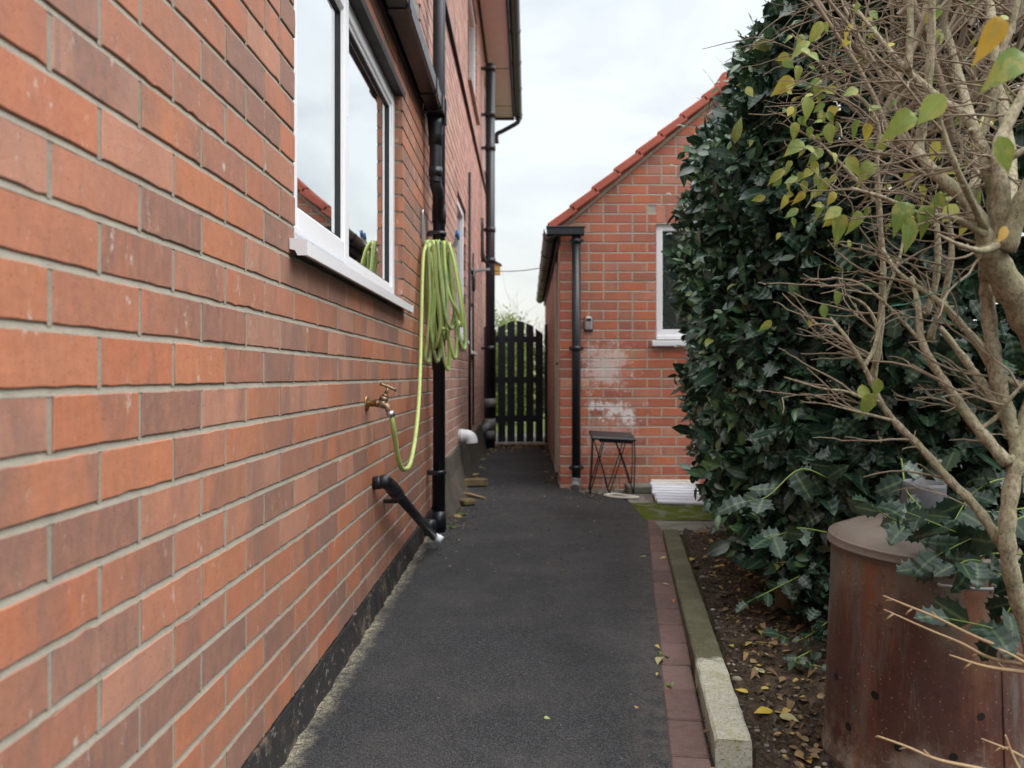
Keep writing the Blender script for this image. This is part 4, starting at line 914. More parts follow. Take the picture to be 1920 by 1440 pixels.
# ---- bare branching shrub in front
tree=thing('bare_shrub',(1.25,1.45,0),'pale barked branching shrub with few yellow green leaves at the right edge','shrub')
SH={}
def limb(pl,r0,r1,name='branch',n=10):
    pts=[P(*q) for q in pl]; r0*=1.03; r1*=1.03; sm=smooth_path(pts,6); rr_=lerp_list([r0,(r0+r1)/2*1.02,r1],len(sm))
    rr_=[a*(1+.10*math.sin(i*1.7)+R.uniform(-.05,.05)) for i,a in enumerate(rr_)]
    mb=MB(); mb.tube(sm,rr_,n); 
    for q in range(0,len(sm),5):
        if R.random()<.5 and rr_[q]<.012: o_=Vector((R.uniform(-1,1),-.3,R.uniform(-.5,1))).normalized(); mb.tube([sm[q],sm[q]+o_*rr_[q]*1.0,sm[q]+o_*rr_[q]*1.7],[rr_[q]*.8,rr_[q]*.6,rr_[q]*.25],7)
    mb.build(name,M['bark'],tree); return sm
px2=1.4/F/2
tr_=limb([(1960,1500,1.42),(1945,1260,1.42),(1910,1130,1.41),(1890,1040,1.40),(1890,960,1.40),(1903,880,1.41),(1915,815,1.42),(1950,700,1.44)],30*px2,27*px2,'trunk',16)
big=limb([(2080,900,1.45),(2010,760,1.45),(1955,650,1.42),(1905,560,1.40),(1865,490,1.38),(1850,455,1.37)],75*px2,40*px2,'trunk',18)
Ls=[tr_,big]
spec=[([(1862,500,1.38),(1843,429,1.38),(1815,380,1.40),(1766,335,1.42),(1738,307,1.45),(1717,279,1.5),(1683,244,1.55)],34,12),
([(1870,470,1.38),(1864,366,1.40),(1850,314,1.40),(1836,262,1.42),(1808,216,1.44),(1766,188,1.46),(1711,140,1.5),(1669,98,1.55)],30,9),
([(1738,307,1.45),(1724,279,1.5),(1738,174,1.5),(1745,87,1.5),(1749,-40,1.5)],20,14),
([(1703,132,1.5),(1707,45,1.52),(1703,-40,1.55)],14,12),
([(1634,722,1.75),(1648,642,1.72),(1655,537,1.7),(1655,488,1.7),(1648,384,1.7),(1644,297,1.7),(1648,244,1.7),(1630,202,1.7),(1602,174,1.72)],16,7),
([(1878,1020,1.42),(1829,949,1.44),(1780,900,1.46),(1728,841,1.48),(1679,792,1.5),(1651,753,1.5),(1620,687,1.5),(1585,631,1.5),(1557,596,1.52)],20,6),
([(1890,870,1.41),(1836,806,1.43),(1794,750,1.45),(1756,694,1.46),(1728,638,1.48),(1721,572,1.5),(1710,520,1.55)],24,9),
([(1875,720,1.44),(1843,659,1.46),(1794,600,1.48),(1756,562,1.5),(1686,513,1.55),(1655,467,1.6)],20,7),
([(1910,815,1.42),(1857,740,1.45),(1808,673,1.5),(1763,614,1.55)],20,11),
([(1735,590,1.55),(1752,541,1.55),(1759,467,1.55),(1752,380,1.58)],14,11),
([(1742,638,1.5),(1770,555,1.5),(1784,478,1.5),(1778,400,1.52)],13,10),
([(1912,835,1.42),(1895,799,1.43),(1871,712,1.44),(1857,624,1.44),(1850,537,1.44),(1845,480,1.42)],32,24),
([(1864,708,1.44),(1889,712,1.44),(1960,745,1.44)],14,16),
([(1870,460,1.38),(1880,380,1.36),(1870,300,1.36),(1885,240,1.38),(1930,160,1.4)],32,18),
([(1875,440,1.38),(1895,330,1.5),(1880,200,1.6),(1860,60,1.65),(1855,-40,1.7)],28,16),
([(1885,470,1.36),(1925,360,1.34),(1980,270,1.3)],34,26),
([(1838,262,1.42),(1862,190,1.42),(1872,120,1.42),(1900,40,1.42),(1905,-20,1.42)],14,9),
([(1815,380,1.40),(1835,290,1.5),(1800,150,1.7),(1770,40,1.8),(1760,-30,1.8)],22,14),
([(1848,440,1.37),(1790,410,1.36),(1720,400,1.38),(1660,372,1.4),(1595,352,1.42)],14,5),
([(1846,430,1.37),(1800,330,1.3),(1770,250,1.3),(1755,190,1.3)],13,6),
([(1640,687,1.6),(1645,620,1.6),(1620,570,1.62),(1560,545,1.65)],9,4),
([(1620,687,1.5),(1640,650,1.52),(1660,560,1.55),(1690,470,1.6),(1700,380,1.65)],9,5),
([(1680,790,1.5),(1620,775,1.48),(1560,760,1.47)],7,3),
([(1640,760,1.5),(1590,735,1.49),(1540,728,1.5),(1470,707,1.52)],6,3),
([(1640,295,1.7),(1700,230,1.75),(1760,170,1.8),(1830,90,1.85)],11,6),
([(1649,384,1.7),(1600,330,1.75),(1560,290,1.8),(1520,250,1.85)],10,4),
([(1740,174,1.5),(1690,120,1.55),(1640,60,1.6),(1600,10,1.65)],12,6),
([(1727,640,1.48),(1690,600,1.5),(1650,560,1.5),(1610,530,1.52),(1560,520,1.55)],8,3),
([(1836,806,1.43),(1870,780,1.42),(1900,740,1.4),(1935,700,1.4)],9,5),
([(1850,314,1.4),(1890,300,1.38),(1950,260,1.36)],12,9),
([(1870,460,1.36),(1840,470,1.3),(1800,460,1.28),(1760,440,1.28)],14,4)]
for (pl,a,b) in spec: Ls.append(limb(pl,a*px2,b*px2))
# twigs
allp=[(p,q) for s in Ls[2:] for p,q in zip(s[:-1],s[1:])]
def twig(mb,p,d,l,r,nseg=6,wob=.25,sub=1):
    pts=[p]; 
    for k in range(nseg):
        d=(d+Vector((R.uniform(-wob,wob),R.uniform(-wob,wob),R.uniform(-wob,wob)))).normalized(); p=p+d*l/nseg; pts.append(p)
        if sub and R.random()<.38: twig(mb,p,(d+Vector((R.uniform(-1,1),R.uniform(-1,1),R.uniform(-.7,.9)))).normalized(),l*R.uniform(.25,.55),r*.6,4,wob,0)
    mb.tube(pts,lerp_list([r,r*.45],len(pts)),5,caps=False); return pts
mb=MB(); ends=[]
for i in range(300):
    p,q=R.choice(allp); py=VY-(p.z-H)*F/p.y
    if py>380 and R.random()<.62: continue
    tx=(q-p).normalized(); d=(Vector((-.8,R.uniform(-.2,.7),R.uniform(-.45,.55)))+tx*.4).normalized()
    ends.append(twig(mb,p,d,R.uniform(.05,.20),R.uniform(.0012,.0028))[-1])
mb.build('twigs',M['twig'],tree)
mb=MB()   # dense far web of the crown
for i in range(330):
    f=R.random(); px=R.uniform(1560,1930)+35*R.gauss(0,1); py=R.uniform(-60,330)-R.random()*60
    if px<1640 and py>60+ (px-1480)*1.5: continue
    if px<1560 and py<40: continue
    Y=R.uniform(1.75,2.25); p=P(px,py,Y); d=Vector((R.choice([-1,-1,-1,1])*R.uniform(.3,1),R.uniform(-.4,.4),R.uniform(-.7,.8))).normalized()
    twig(mb,p,d,R.uniform(.10,.27),R.uniform(.0010,.0028),6,.34,1 if R.random()<.4 else 0)
for i in range(70):
    px=R.uniform(1600,1920); py=R.uniform(-50,300); p=P(px,py,R.uniform(1.7,2.2)); d=Vector((R.uniform(-.7,.7),R.uniform(-.3,.3),R.uniform(.2,1))).normalized(); twig(mb,p,d,R.uniform(.3,.6),R.uniform(.005,.009),7,.15)
mb.build('twigs',M['twig'],tree)
# dry pale twigs by the bin
mb=MB()
for pl in ([(1940,1250,1.45),(1860,1235,1.43),(1800,1205,1.42),(1740,1180,1.41),(1658,1143,1.40)],[(1940,1240,1.42),(1880,1215,1.42),(1820,1190,1.42),(1760,1160,1.41),(1700,1135,1.41),(1656,1117,1.4)],
 [(1930,1475,1.35),(1850,1445,1.34),(1760,1425,1.33),(1700,1400,1.33),(1645,1380,1.32)],[(1950,1440,1.4),(1900,1410,1.4),(1840,1385,1.4)],[(1940,1262,1.4),(1850,1250,1.4),(1780,1228,1.4)],[(1940,1500,1.35),(1900,1420,1.35),(1885,1378,1.35)],[(1940,1255,1.4),(1900,1230,1.39),(1870,1215,1.4)]):
    sm=smooth_path([P(*q) for q in pl],5); mb.tube(sm,lerp_list([.0042,.0014],len(sm)),6)
    for q in range(3,len(sm),4): mb.tube([sm[q],sm[q]+Vector((-.012,0,R.uniform(-.012,.018)))],[.002,.001],5)
mb.build('twigs',M['drytwig'],tree)
# leaves of the shrub
LV=[(1890,125,1.15,.075,.15),(1860,70,1.1,.06,.97),(1745,205,1.25,.06,.45),(1690,230,1.25,.055,.35),(1885,290,1.25,.06,.3),(1705,440,1.35,.06,.15),(1690,402,1.35,.055,.05),(1735,412,1.36,.05,.2),(1758,378,1.36,.035,.05),(1575,425,1.5,.05,.25),(1560,400,1.5,.04,.3),(1605,415,1.5,.045,.4),(1880,440,1.32,.035,1.0),(1752,282,1.35,.035,.7),(1646,728,1.45,.035,.35),(1571,560,1.52,.032,.3),(1520,605,1.55,.016,.8),(1435,612,1.7,.035,.1),(1545,585,1.53,.03,.1),(1625,760,1.47,.05,.3),(1780,400,1.36,.04,.6),(1455,330,1.8,.045,.5),(1490,275,1.75,.05,.3),(1500,370,1.75,.03,.85),(1530,290,1.7,.04,.05),(1545,350,1.7,.04,.5),(1555,250,1.7,.045,.45),(1500,90,1.7,.05,.4),(1530,60,1.7,.05,.5),(1515,200,1.7,.05,.45),(1470,160,1.75,.05,.8),(1560,370,1.6,.03,.8),(1600,310,1.65,.05,.5),(1625,320,1.6,.05,.35),(1620,740,1.5,.04,.5)]
pos=[];di=[];no=[];sz_=[];co=[]
for (px,py,Y,s,c) in LV:
    q=P(px,py,Y); d=Vector((R.uniform(-.8,.3),R.uniform(-.3,.1),-.8+R.uniform(-.2,.4))).normalized(); pos.append(q-d*s*.5); di.append(d); no.append(Vector((R.uniform(-.5,.5),-1,R.uniform(.0,.7)))); sz_.append(s); co.append(c)
for i in range(150):
    if i<85:
        px=R.gauss(1520,45); py=R.uniform(20,400)+abs(R.gauss(0,20)); Y=R.uniform(1.65,2.1)
        if px<1450+max(0,(60-py))*.6 and py<150: continue
    else: px=R.uniform(1600,1900); py=R.uniform(0,420); Y=R.uniform(1.5,1.9)
    q=P(px,py,Y); pos.append(q); di.append(Vector((R.uniform(-.8,.4),R.uniform(-.4,.2),R.uniform(-1,.1)))); no.append(Vector((R.uniform(-.8,.6),-1,R.uniform(-.2,1)))); sz_.append(R.uniform(.018,.038)); co.append(R.random()*.85)
scatter('leaves',M['shrubleaf'],'ovate',np.array([tuple(a) for a in pos]),np.array([tuple(a) for a in di]),np.array([tuple(a) for a in no]),np.array(sz_),np.array(co),tree,curl=.45,fold=.38,wave=.02)
mb=MB(); mb.tube(smooth_path([P(1665,585,1.5),P(1672,574,1.5),P(1700,570,1.5),P(1730,557,1.48),P(1780,540,1.46),P(1810,523,1.44),P(1838,508,1.42),P(1870,515,1.40)],6),.0012,6); tag(mb.build('tie_wire',M['wire_green']),'thin green garden wire strung from the shrub trunk to its branches','wire')

# ================================================================== INCINERATOR BIN
bx,by=.889,1.87
inc=thing('garden_incinerator',(bx,by,0),'rusty round metal garden incinerator bin with lid and grey chimney','incinerator')
mb=MB(); rb,rt,hb=.208,.191,.497
holes=[(1567,1268),(1640,1303),(1590,1362),(1684,1402),(1788,1420),(1840,1344)]
n=160; zs=[.0,.012,.02]+[.04+.0254*k for k in range(18)]+[.485,hb]
def rad(z): return rb+(rt-rb)*z/hb+(.004 if .008<z<.022 else 0)
mb.lathe((bx,by,.0),[(rad(z),z+.005) for z in zs],n)
mb.v=[(bx+(v[0]-bx)*(1+.006*math.sin(5*math.atan2(v[1]-by,v[0]-bx)+v[2]*9)*math.sin(v[2]*17+1)),by+(v[1]-by)*(1+.006*math.sin(7*math.atan2(v[1]-by,v[0]-bx)-v[2]*7)),v[2]) for v in mb.v]
mb.lathe((bx,by,0),[(rad(z)-.004,z+.005) for z in reversed(zs)]+[(0,.03)],n)
a0=-1.15; mb.obox(Vector((bx+.1995*math.cos(a0),by+.1995*math.sin(a0),.25)),(.0028,.006,.235),Matrix.Rotation(a0,3,'Z')@Matrix.Rotation(-.036,3,'Y'),(0,0,0),.001)
body=mb.build('body',M['rust'],inc)
hm=simple('dark_hole',(.004,.0035,.0035),1.0,0,.1)
for (hx,hy_) in holes:
    mb=MB()
    # ray against the drum
    d=Vector(((hx-VX)/F,1,-(hy_-VY)/F)); o=Vector((0,0,H))
    r_=.212
    for it in range(3):
        A=d.x**2+d.y**2; Bq=-2*(d.x*bx+d.y*by); Cq=bx*bx+by*by-r_*r_; tt=(-Bq-math.sqrt(Bq*Bq-4*A*Cq))/(2*A); q=o+d*tt; r_=rad(max(0,q.z))+.0018
    an_=math.atan2(q.y-by,q.x-bx); nr=Vector((math.cos(an_),math.sin(an_),0)); tg=Vector((-nr.y,nr.x,0)); vs=[q+tg*.0085*math.cos(2*math.pi*k/16)+Vector((0,0,.0085*math.sin(2*math.pi*k/16))) for k in range(16)]
    mb.add(vs,[tuple(range(16))]); mb.build('air_hole',hm,body)
LT_=Matrix.Rotation(math.radians(2.0),3,'Y')@Matrix.Rotation(math.radians(2.5),3,'X')
lc=Vector((bx,by,hb+.004))
mb=MB(); mb.lathe(lc,[(.1945,-.018),(.1985,-.020),(.2005,-.018),(.2000,-.014),(.1975,-.012),(.1980,-.002),(.1970,.001),(.1945,.001),(.1930,.004),(.15,.024),(.10,.040),(.058,.053),(.050,.055)],96,M=LT_); mb.lathe(lc,[(.1945,-.026),(.1945,.0),(.05,.05)],96,M=LT_)
lid=mb.build('lid',M['lid'],inc)
mb=MB(); mb.lathe(lc,[(.050,.045),(.0505,.05),(.0455,.122),(.044,.130),(.0425,.130),(.044,.06)],48,M=LT_); mb.build('chimney',M['chim'],lid)
mb=MB()
h0=Vector((bx-.015,by-.222,.455)); h1=Vector((bx+.10,by-.195,.452))
a1=math.atan2(h0.y-by,h0.x-bx)
def onr(a,z,ex=0): return Vector((bx+(rad(z)+ex)*math.cos(a),by+(rad(z)+ex)*math.sin(a),z))
A0,A1=math.radians(-106),math.radians(-72)
mb.tube(smooth_path([onr(A0,.446,.0),onr(A0,.448,.022),onr(A0+.02,.449,.028),onr((A0+A1)/2,.446,.032),onr(A1-.02,.444,.028),onr(A1,.442,.0)],6),.0038,10)
mb.build('handle',M['grey_pvc'],body)
mb=MB()
for a in (A0,A1): q=onr(a,.440,.002); mb.obox(q,(.002,.009,.013),Matrix.Rotation(a,3,'Z'),(0,0,0),.001)
mb.build('handle_bracket',M['rust'],body)

# ================================================================== SMALL THINGS BY THE GARAGE
tb=thing('wire_table',(.62,6.12,0),'small black table with crossed wire legs against the garage wall','table')
tx,ty_,tzp=.622,6.13,.425
rot=Matrix.Rotation(math.radians(3.0),3,'Y')@Matrix.Rotation(math.radians(6),3,'X')
mb=MB(); mb.obox(Vector((tx,ty_,tzp)),(.163,.135,.012),rot,(0,0,0),.008); mb.obox(Vector((tx+.02,ty_-.03,tzp-.022)),(.125,.09,.012),rot,(0,0,0),.008); mb.build('tabletop',M['black_pvc'],tb)
X_=lambda px:(px-VX)*6.1/F
for (yo,sh) in ((-.115,0.),(.12,.012)):
    for (b,t1,t2) in ((1104,1110,1132),(1140,1110,1172),(1185,1151,1187)):
        mb=MB()
        for q in (t1,t2): mb.tube(smooth_path([(X_(q)+sh,ty_+yo,tzp-.012-.05*(X_(q)-tx)),((X_(q)+X_(b))/2+sh+.006,ty_+yo*1.04,.22),(X_(b)+sh,ty_+yo*1.1,.012)],5),.0042,8)
        mb.build('leg',M['darksteel'],tb)
mb=MB(); mb.tube([(X_(1104),ty_-.12,.13),(X_(1185),ty_-.12,.13)],.003,6); mb.build('rail',M['darksteel'],tb)
# strips of white trunking
labs=['nearest strip of the white plastic trunking lying on the moss','second strip from the front in the pile of white plastic trunking','third strip from the front in the pile of white plastic trunking','fourth strip from the front in the pile of white plastic trunking','fifth strip from the front in the pile of white plastic trunking','second strip from the wall in the pile of white plastic trunking','white plastic strip nearest the wall at the back of the trunking pile']
for i in range(7):
    y=5.52+.072*i; z=.008+.009*i; x0=.852+.006*i+R.uniform(-.012,.012)+(.012 if i==0 else 0); x1=1.33+.01*i; rot=Matrix.Rotation(math.radians(-4+i*.6),3,'Z')@Matrix.Rotation(math.radians(1.2),3,'Y')@Matrix.Rotation(math.radians(14),3,'X')
    mb=MB(); mb.obox(Vector(((x0+x1)/2,y,z+.02)),((x1-x0)/2,.032,.009),rot,(0,0,0),.004); mb.obox(Vector(((x0+x1)/2,y+.022,z+.032)),((x1-x0)/2-.001,.006,.008),rot,(0,0,0),.002)
    tag(mb.build('plastic_strip',M['whitepl']),labs[i],'plastic strip',group='white plastic strips piled by the garage')
mb=MB(); 
for i in range(2): mb.obox(Vector((1.16,5.99+.04*i,.092+.012*i)),(.26,.04,.006),Matrix.Rotation(math.radians(5-9*i),3,'Z'),(0,0,0),.002)
tag(mb.build('cream_board',M['cream']),'cream board lying on top of the white trunking pile against the wall','board')
mb=MB(); mb.box((.735,6.10,.0),(.93,6.30,.055),bev=.006); tag(mb.build('grey_slab',M['flag']),'grey slab lying on the ground between the wire table and the white strips','slab')
mb=MB(); mb.tube(smooth_path([(.55,5.95,.012),(.62,6.0,.014),(.70,5.92,.014),(.78,5.84,.012),(.70,5.82,.012),(.60,5.87,.012),(.55,5.95,.012)],6),.009,8); tag(mb.build('rope_loop',M['cream']),'loop of cream cord on the ground in front of the wire table','rope')
# crumpled bright bag glimpsed behind the hedge
mb=MB(); bc=P(1342,893,5.9); vs=[];fs=[];n=18;m=10
for i in range(m+1):
    for k in range(n):
        th_=math.pi*i/m; ph=2*math.pi*k/n; r=.105*(1+.18*math.sin(3*ph+2*th_)+R.uniform(-.08,.08)); vs.append(bc+Vector((r*math.sin(th_)*math.cos(ph)*1.1,r*math.sin(th_)*math.sin(ph),r*.62*math.cos(th_))))
for i in range(m):
    for k in range(n): fs.append((i*n+k,i*n+(k+1)%n,(i+1)*n+(k+1)%n,(i+1)*n+k))
mb.add(vs,fs); tag(mb.build('plastic_bag',M['bag']),'crumpled orange and pink plastic bag behind the left edge of the hedge','bag')
mb=MB(); mb.box((1.30,5.78,0),(1.75,6.2,bc.z-.055),bev=.01); tag(mb.build('storage_box',M['black_pvc']),'dark box under the orange bag, mostly hidden by the hedge','box')
# mossy boards at foot of the old wall
c=P(886,913,6.45); mb=MB(); mb.obox(Vector((c.x,6.5,.035)),(.105,.07,.028),Matrix.Rotation(.25,3,'Z')@Matrix.Rotation(-.05,3,'X'),(0,0,0),.006); tag(mb.build('mossy_block',M['board']),'mossy brown block lying at the foot of the house wall beyond the downpipe','block')
mb=MB(); mb.tube([(-.50,5.98,.02),(-.40,5.92,.018),(-.30,5.80,.012)],[.014,.012,.008],8); tag(mb.build('stick',M['drytwig']),'pale stick on the ground in front of the mossy block','stick')
mb=MB(); mb.obox(Vector((-.41,5.55,.025)),(.045,.05,.02),Matrix.Rotation(.6,3,'Z'),(0,0,0),.01); tag(mb.build('moss_clump',M['board']),'small yellow mossy lump on the path edge nearer than the mossy block','moss clump')

# ================================================================== LITTER
def ground_z(x,y): return sz(x,y) if pe(y)+.19<x and y<4.5 else .006
def leaves_flat(name,mat,pl,smin,smax,kind='ovate',cr=(0,1),curl=.25):
    pos=np.array(pl); n=len(pos); a=NR.uniform(0,6.28,n); d=np.stack([np.cos(a),np.sin(a),NR.uniform(-.1,.25,n)],1); no=np.stack([NR.uniform(-.5,.5,n),NR.uniform(-.6,.4,n),np.ones(n)],1)
    return scatter(name,M[mat],kind,pos,d,no,NR.uniform(smin,smax,n),NR.uniform(cr[0],cr[1],n),curl=curl,fold=.35)
pl=[]
for i in range(1250):
    y=1.4+R.random()**1.3*3.3; x=pe(y)+.25+abs(R.gauss(0,.32)); pl.append((x,y,ground_z(x,y)+.006))
for i in range(70):
    y=R.uniform(1.6,4.5); x=pe(y)+R.uniform(.10,.13); pl.append((x,y,.012))
tag(leaves_flat('leaf_litter','litter',pl,.012,.040,cr=(0,.95),curl=.6),kind='stuff')
pl=[(max(-.47,min(.2,R.gauss(-.12,.25))),10.3-abs(R.gauss(0,.33)),.010) for i in range(230)]+[(R.uniform(-.5,-.42),R.uniform(5,9.5),.012) for i in range(40)]+[(R.uniform(.13,.24),R.uniform(6.6,10),.012) for i in range(30)]
tag(leaves_flat('leaf_litter','litter',pl,.03,.07,cr=(.2,.9)),kind='stuff')
# single bright leaves one can point to
FL=[(1448,1335,.055,.1,'bright yellow fallen leaf on the soil near the pale end of the concrete post'),(1462,1352,.055,.8,'pale green yellow fallen leaf beside the bright yellow one on the soil'),(1403,1305,.040,.15,'small yellow fallen leaf lying left of the bright yellow leaf on the soil'),(1300,1052,.045,.2,'yellow curled leaf on the soil beside the far half of the concrete post'),(1432,1280,.050,.72,'lime green fallen leaf standing up in the soil bed'),(1375,1227,.030,.1,'small yellow leaf on the soil beside the change of colour of the post'),(1228,1212,.024,.05,'little yellow leaf on the edge of the asphalt by the brick edging'),(1240,1235,.046,.85,'long pale leaf with stalk lying across asphalt and brick edging'),(1233,1264,.018,.6,'tiny pale leaf on the asphalt just below the long pale leaf'),(1192,1331,.020,.95,'small orange brown leaf alone on the asphalt near the bottom'),(1250,1047,.035,.6,'pale leaf on the brick edging near its far end'),(1212,1045,.035,.75,'pale leaf on the asphalt left of the far end of the edging'),(1242,1096,.03,.6,'pale curled leaf on the brick edging about half way along'),(1262,1126,.026,.98,'orange leaf on the brick edging beside the concrete post'),(1020,1349,.016,.7,'tiny pale leaf in the middle of the asphalt near the bottom'),(735,1110,.010,.95,'tiny orange leaf on the asphalt edge below the wall'),(1520,1425,.045,.97,'orange curled leaf on the soil left of the rusty bin'),(1408,1255,.04,.9,'brown orange leaf on the soil right of the concrete post')]
for (px,py,s,c,lab) in FL:
    Yg=(H-.01)*F/(py-VY); q=P(px,py,Yg); q.z=ground_z(q.x,q.y)+.008
    a=R.uniform(0,6.28); o=scatter('fallen_leaf',M['yellowleaf'],'ovate',np.array([tuple(q)]),np.array([(math.cos(a),math.sin(a),.08)]),np.array([(R.uniform(-.3,.3),R.uniform(-.6,0),1)]),np.array([s]),np.array([c]),curl=.2,fold=.3)
    tag(o,lab,'leaf',group='single fallen leaves')
# pebbles and grit
def pebbles(name,pl,rmin,rmax,mat='pebble'):
    mb=MB()
    for p in pl:
        r=R.uniform(rmin,rmax)*(2 if R.random()<.05 else 1); c=(R.random()*.98+.01,.1,.1); sx,sy,sz2=r*R.uniform(.8,1.4),r*R.uniform(.8,1.3),r*R.uniform(.45,.8); a=R.uniform(0,3)
        vs=[];
        for (rr_,zz_) in ((.0,-1),(.75,-.5),(1,0.),(.72,.62),(0,.95)):
            for k in range(7):
                t=2*math.pi*k/7; x=rr_*math.cos(t)*sx; y=rr_*math.sin(t)*sy; j=R.uniform(.88,1.1); vs.append((p[0]+(x*math.cos(a)-y*math.sin(a))*j,p[1]+(x*math.sin(a)+y*math.cos(a))*j,p[2]+zz_*sz2))
        mb.add(vs,[(i*7+k,i*7+(k+1)%7,(i+1)*7+(k+1)%7,(i+1)*7+k) for i in range(4) for k in range(7)],c,True)
    return tag(mb.build(name,M[mat]),kind='stuff')
pl=[]
for i in range(900):
    y=1.3+R.random()**1.2*3.2; x=pe(y)+.2+R.random()**1.5*.9; pl.append((x,y,ground_z(x,y)+.002))
pebbles('soil_pebbles',pl,.002,.008)
pl=[(R.uniform(-.5,.5)*(1 if 1 else 0)+.08,R.uniform(3.6,8.5),.005) for i in range(240)]+[(R.gauss(-.42,.05),R.gauss(4.9,.35),.006) for i in range(160)]+[(R.uniform(.4,.8),R.uniform(5.85,6.3),.008) for i in range(220)]
pebbles('path_grit',[q for q in pl if q[0]>-.53],.0030,.0075)
pl=[(R.uniform(-.5,.35),R.uniform(1.6,4),.0045) for i in range(220)]; pebbles('path_grit',pl,.0010,.0028)
# weeds
def weed(c,n,s,label,name='weed'):
    pos=[];di=[];no=[]
    for i in range(n):
        a=R.uniform(0,6.28); pos.append((c[0]+R.gauss(0,s*.35),c[1]+R.gauss(0,s*.35),c[2]+R.uniform(0,s*.25))); di.append((math.cos(a),math.sin(a),R.uniform(.2,1.1))); no.append((R.uniform(-.3,.3),R.uniform(-.3,.3),1))
    o=scatter(name,M['weed'],'ovate',np.array(pos),np.array(di),np.array(no),NR.uniform(s*.4,s,n),NR.uniform(0,1,n),curl=.5,fold=.3); tag(o,label,'weed'); return o
weed((-.44,4.72,.0),26,.035,'low green weed growing right beside the foot of the near black downpipe')
weed((-.43,5.15,.0),22,.045,'green weed at the foot of the rendered plinth just beyond the black downpipe')
weed((.425,2.55,-.0),16,.028,'small green weed in the gap between brick edging and the concrete post')
weed((.395,2.30,-.0),12,.025,'tiny weed in the edging gap closest to the pale end of the post')
weed((.80,4.52,.0),18,.04,'weed at the far end of the concrete post by the flagstones')

# ================================================================== BEYOND THE GATE, BEHIND THE CAMERA
def bush(name,c,r,n,mat,size,label,cat,parts=True,grp=None):
    th=thing(name,(c[0],c[1],0),label,cat,grp)
    u=rnd_unit(n); rad_=NR.rand(n,1)**.4*(1+.18*np.sin(u[:,0:1]*5+1)*np.sin(u[:,2:3]*6+u[:,1:2]*4)); p=u*rad_*np.array(r)+np.array(c)
    p=p[p[:,2]>0]; k=len(p)
    scatter('crown',M[mat],'plain',p,rnd_unit(k)+np.array([0,0,.3]),rnd_unit(k)+np.array([0,0,.6]),NR.uniform(size*.6,size,k),NR.rand(k),th)
    mb=MB()
    for i in range(7):
        a=R.uniform(0,6.28); mb.tube([(c[0],c[1],0),(c[0]+.3*r[0]*math.cos(a),c[1]+.3*r[1]*math.sin(a),c[2]*.7),(c[0]+.7*r[0]*math.cos(a),c[1]+.7*r[1]*math.sin(a),c[2]+r[2]*R.uniform(0,.7))],[.05,.03,.01],6)
    mb.build('trunk',M['bark'],th); return th
bush('garden_bush',(-.40,15,.9),(.55,.6,1.22),5200,'bushleaf',.085,'yellow green bush showing above the left half of the black gate','bush')
bush('dark_bush',(3.1,-4.5,.75),(1.3,1.0,.9),3500,'holly',.12,'dark bush behind the viewer, mirrored in the garage window','bush')
for i,(x0,y0,h,lab) in enumerate([(-1.4,46,4.6,'distant bare tree above the gate, close to the soil pipe'),(.9,50,5.6,'distant bare tree above the gate, close to the garage gutter')]):
    tt=thing('bare_tree',(x0,y0,0),lab,'tree',None); mb=MB(); mb.tube([(x0,y0,0),(x0,y0,1.8)],[.12,.08],8); mb.build('trunk',M['twig'],tt); mb=MB()
    for k in range(60):
        a=R.uniform(0,6.28); d=Vector((math.cos(a)*.7,math.sin(a)*.7,R.uniform(.3,1.2))).normalized(); twig(mb,Vector((x0,y0,R.uniform(.8,1.9))),d,h*R.uniform(.4,.75),.012,9,.2,1)
    mb.build('branches',M['twig'],tt)
# far boundary hedge
pos=np.stack([NR.uniform(-4,4.5,14000),NR.uniform(17,17.9,14000),NR.uniform(0,1.5,14000)+.0],1); n=len(pos)
tag(scatter('far_hedge',M['darkbush'],'plain',pos,rnd_unit(n),rnd_unit(n),NR.uniform(.08,.16,n),NR.rand(n)**2),'low green hedge beyond the lawn behind the gate','hedge')

# ================================================================== LIGHT
wd=bpy.data.worlds.new('World'); SC.world=wd; wd.use_nodes=True; nt=wd.node_tree; nd=nt.nodes; lk=nt.links
SUN_EL=math.radians(48); SUN_AZ=math.radians(112)     # from behind the right shoulder
bg=nd['Background']; sky=nd.new('ShaderNodeTexSky'); sky.sky_type='NISHITA'; sky.sun_disc=False; sky.sun_elevation=SUN_EL; sky.sun_rotation=SUN_AZ; sky.dust_density=3
tc=nd.new('ShaderNodeTexCoord'); sp=nd.new('ShaderNodeSeparateXYZ'); lk.new(tc.outputs['Generated'],sp.inputs[0])
def wm(op,a,b=0.):
    o=nd.new('ShaderNodeMath'); o.operation=op
    for i,x in enumerate((a,b)):
        if isinstance(x,(int,float)): o.inputs[i].default_value=x
        else: lk.new(x,o.inputs[i])
    return o.outputs[0]
def wr(f,st):
    o=nd.new('ShaderNodeValToRGB'); lk.new(f,o.inputs[0])
    while len(o.color_ramp.elements)<len(st): o.color_ramp.elements.new(.5)
    for e,(p,c) in zip(o.color_ramp.elements,st): e.position=p; e.color=(*c,1)
    return o.outputs[0]
elev=wm('MAXIMUM',sp.outputs[2],0.)
mp=nd.new('ShaderNodeMapping'); lk.new(tc.outputs['Generated'],mp.inputs[0]); mp.inputs['Scale'].default_value=(1,1,2.6)
nz=nd.new('ShaderNodeTexNoise'); lk.new(mp.outputs[0],nz.inputs['Vector']); nz.inputs['Scale'].default_value=2.6; nz.inputs['Detail'].default_value=6; nz.inputs['Roughness'].default_value=.55; nz.inputs['Distortion'].default_value=.5
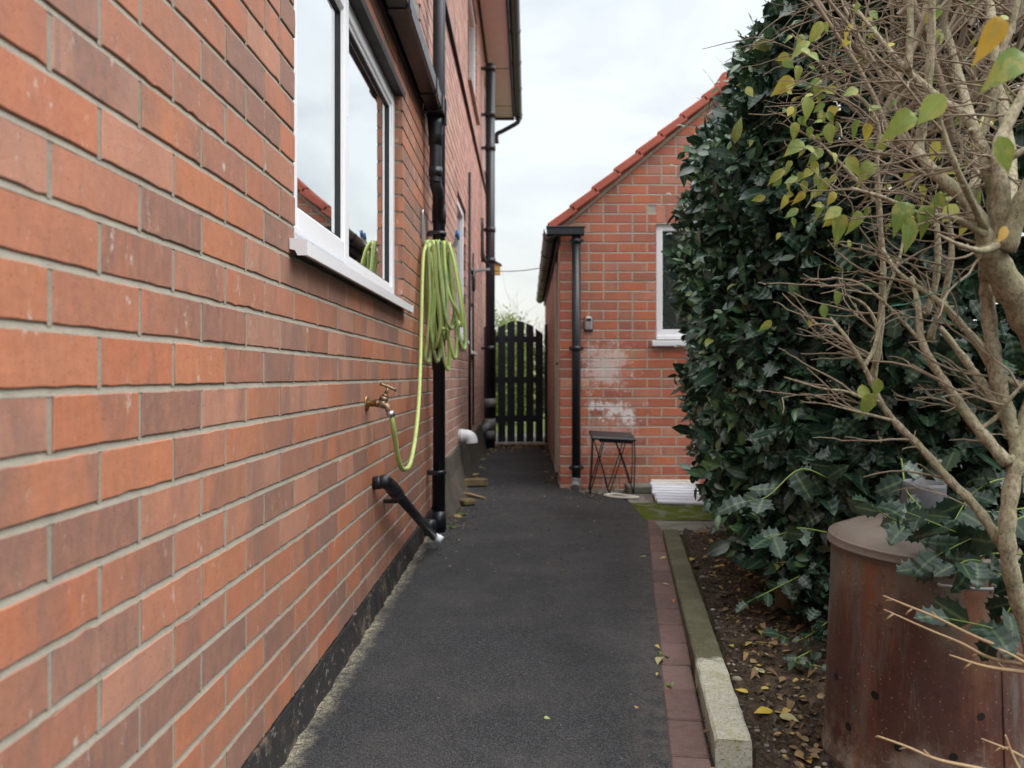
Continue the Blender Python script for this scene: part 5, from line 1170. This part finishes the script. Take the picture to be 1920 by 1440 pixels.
base=wr(elev,[(0,(.92,.88,.76)),(.10,(.86,.87,.82)),(.22,(.72,.765,.78)),(.42,(.76,.81,.84)),(.7,(.95,.98,1.0)),(1,(1,1,1))])
cl=wr(nz.outputs[0],[(.38,(.76,.775,.80)),(.58,(1,1,1)),(.70,(1.0,1.0,1.0))])
m1=nd.new('ShaderNodeMix'); m1.data_type='RGBA'; m1.blend_type='MULTIPLY'; m1.inputs[0].default_value=1; lk.new(base,m1.inputs[6]); lk.new(cl,m1.inputs[7])
gain=nd.new('ShaderNodeMapRange'); lk.new(elev,gain.inputs[0]); gain.inputs[1].default_value=.42; gain.inputs[2].default_value=.95; gain.inputs[3].default_value=9.2; gain.inputs[4].default_value=31.
m2=nd.new('ShaderNodeMix'); m2.data_type='RGBA'; m2.blend_type='MULTIPLY'; m2.inputs[0].default_value=1; lk.new(m1.outputs[2],m2.inputs[6]); lk.new(gain.outputs[0],m2.inputs[7])
m3=nd.new('ShaderNodeMix'); m3.data_type='RGBA'; m3.inputs[0].default_value=.92; lk.new(sky.outputs[0],m3.inputs[6]); lk.new(m2.outputs[2],m3.inputs[7])
lk.new(m3.outputs[2],bg.inputs[0]); bg.inputs[1].default_value=.10
sl=bpy.data.lights.new('sun','SUN'); sl.energy=1.5; sl.angle=math.radians(50); sl.color=(1,.965,.92)
so=bpy.data.objects.new('sun',sl); COL.objects.link(so)
sd=Vector((math.sin(SUN_AZ)*math.cos(SUN_EL),math.cos(SUN_AZ)*math.cos(SUN_EL),math.sin(SUN_EL))); so.rotation_euler=sd.to_track_quat('Z','Y').to_euler(); so.location=(3,-3,8)

# ================================================================== CAMERA
cd=bpy.data.cameras.new('camera'); cam=bpy.data.objects.new('camera',cd); COL.objects.link(cam); SC.camera=cam
cam.location=(0,0,H); cam.rotation_euler=(math.radians(90),0,0); cd.sensor_width=36; cd.lens=36*F/1920
cd.shift_x=-(VX-960)/1920; cd.shift_y=-(720-VY)/1920; cd.clip_start=.02; cd.clip_end=500
cd.dof.use_dof=True; cd.dof.focus_distance=2.15; cd.dof.aperture_fstop=4.6
SC.view_settings.view_transform='Standard'; SC.view_settings.look='None'; SC.view_settings.gamma=1; SC.view_settings.use_curve_mapping=False; SC.view_settings.exposure=.6
SC.render.resolution_x=1024; SC.render.resolution_y=768
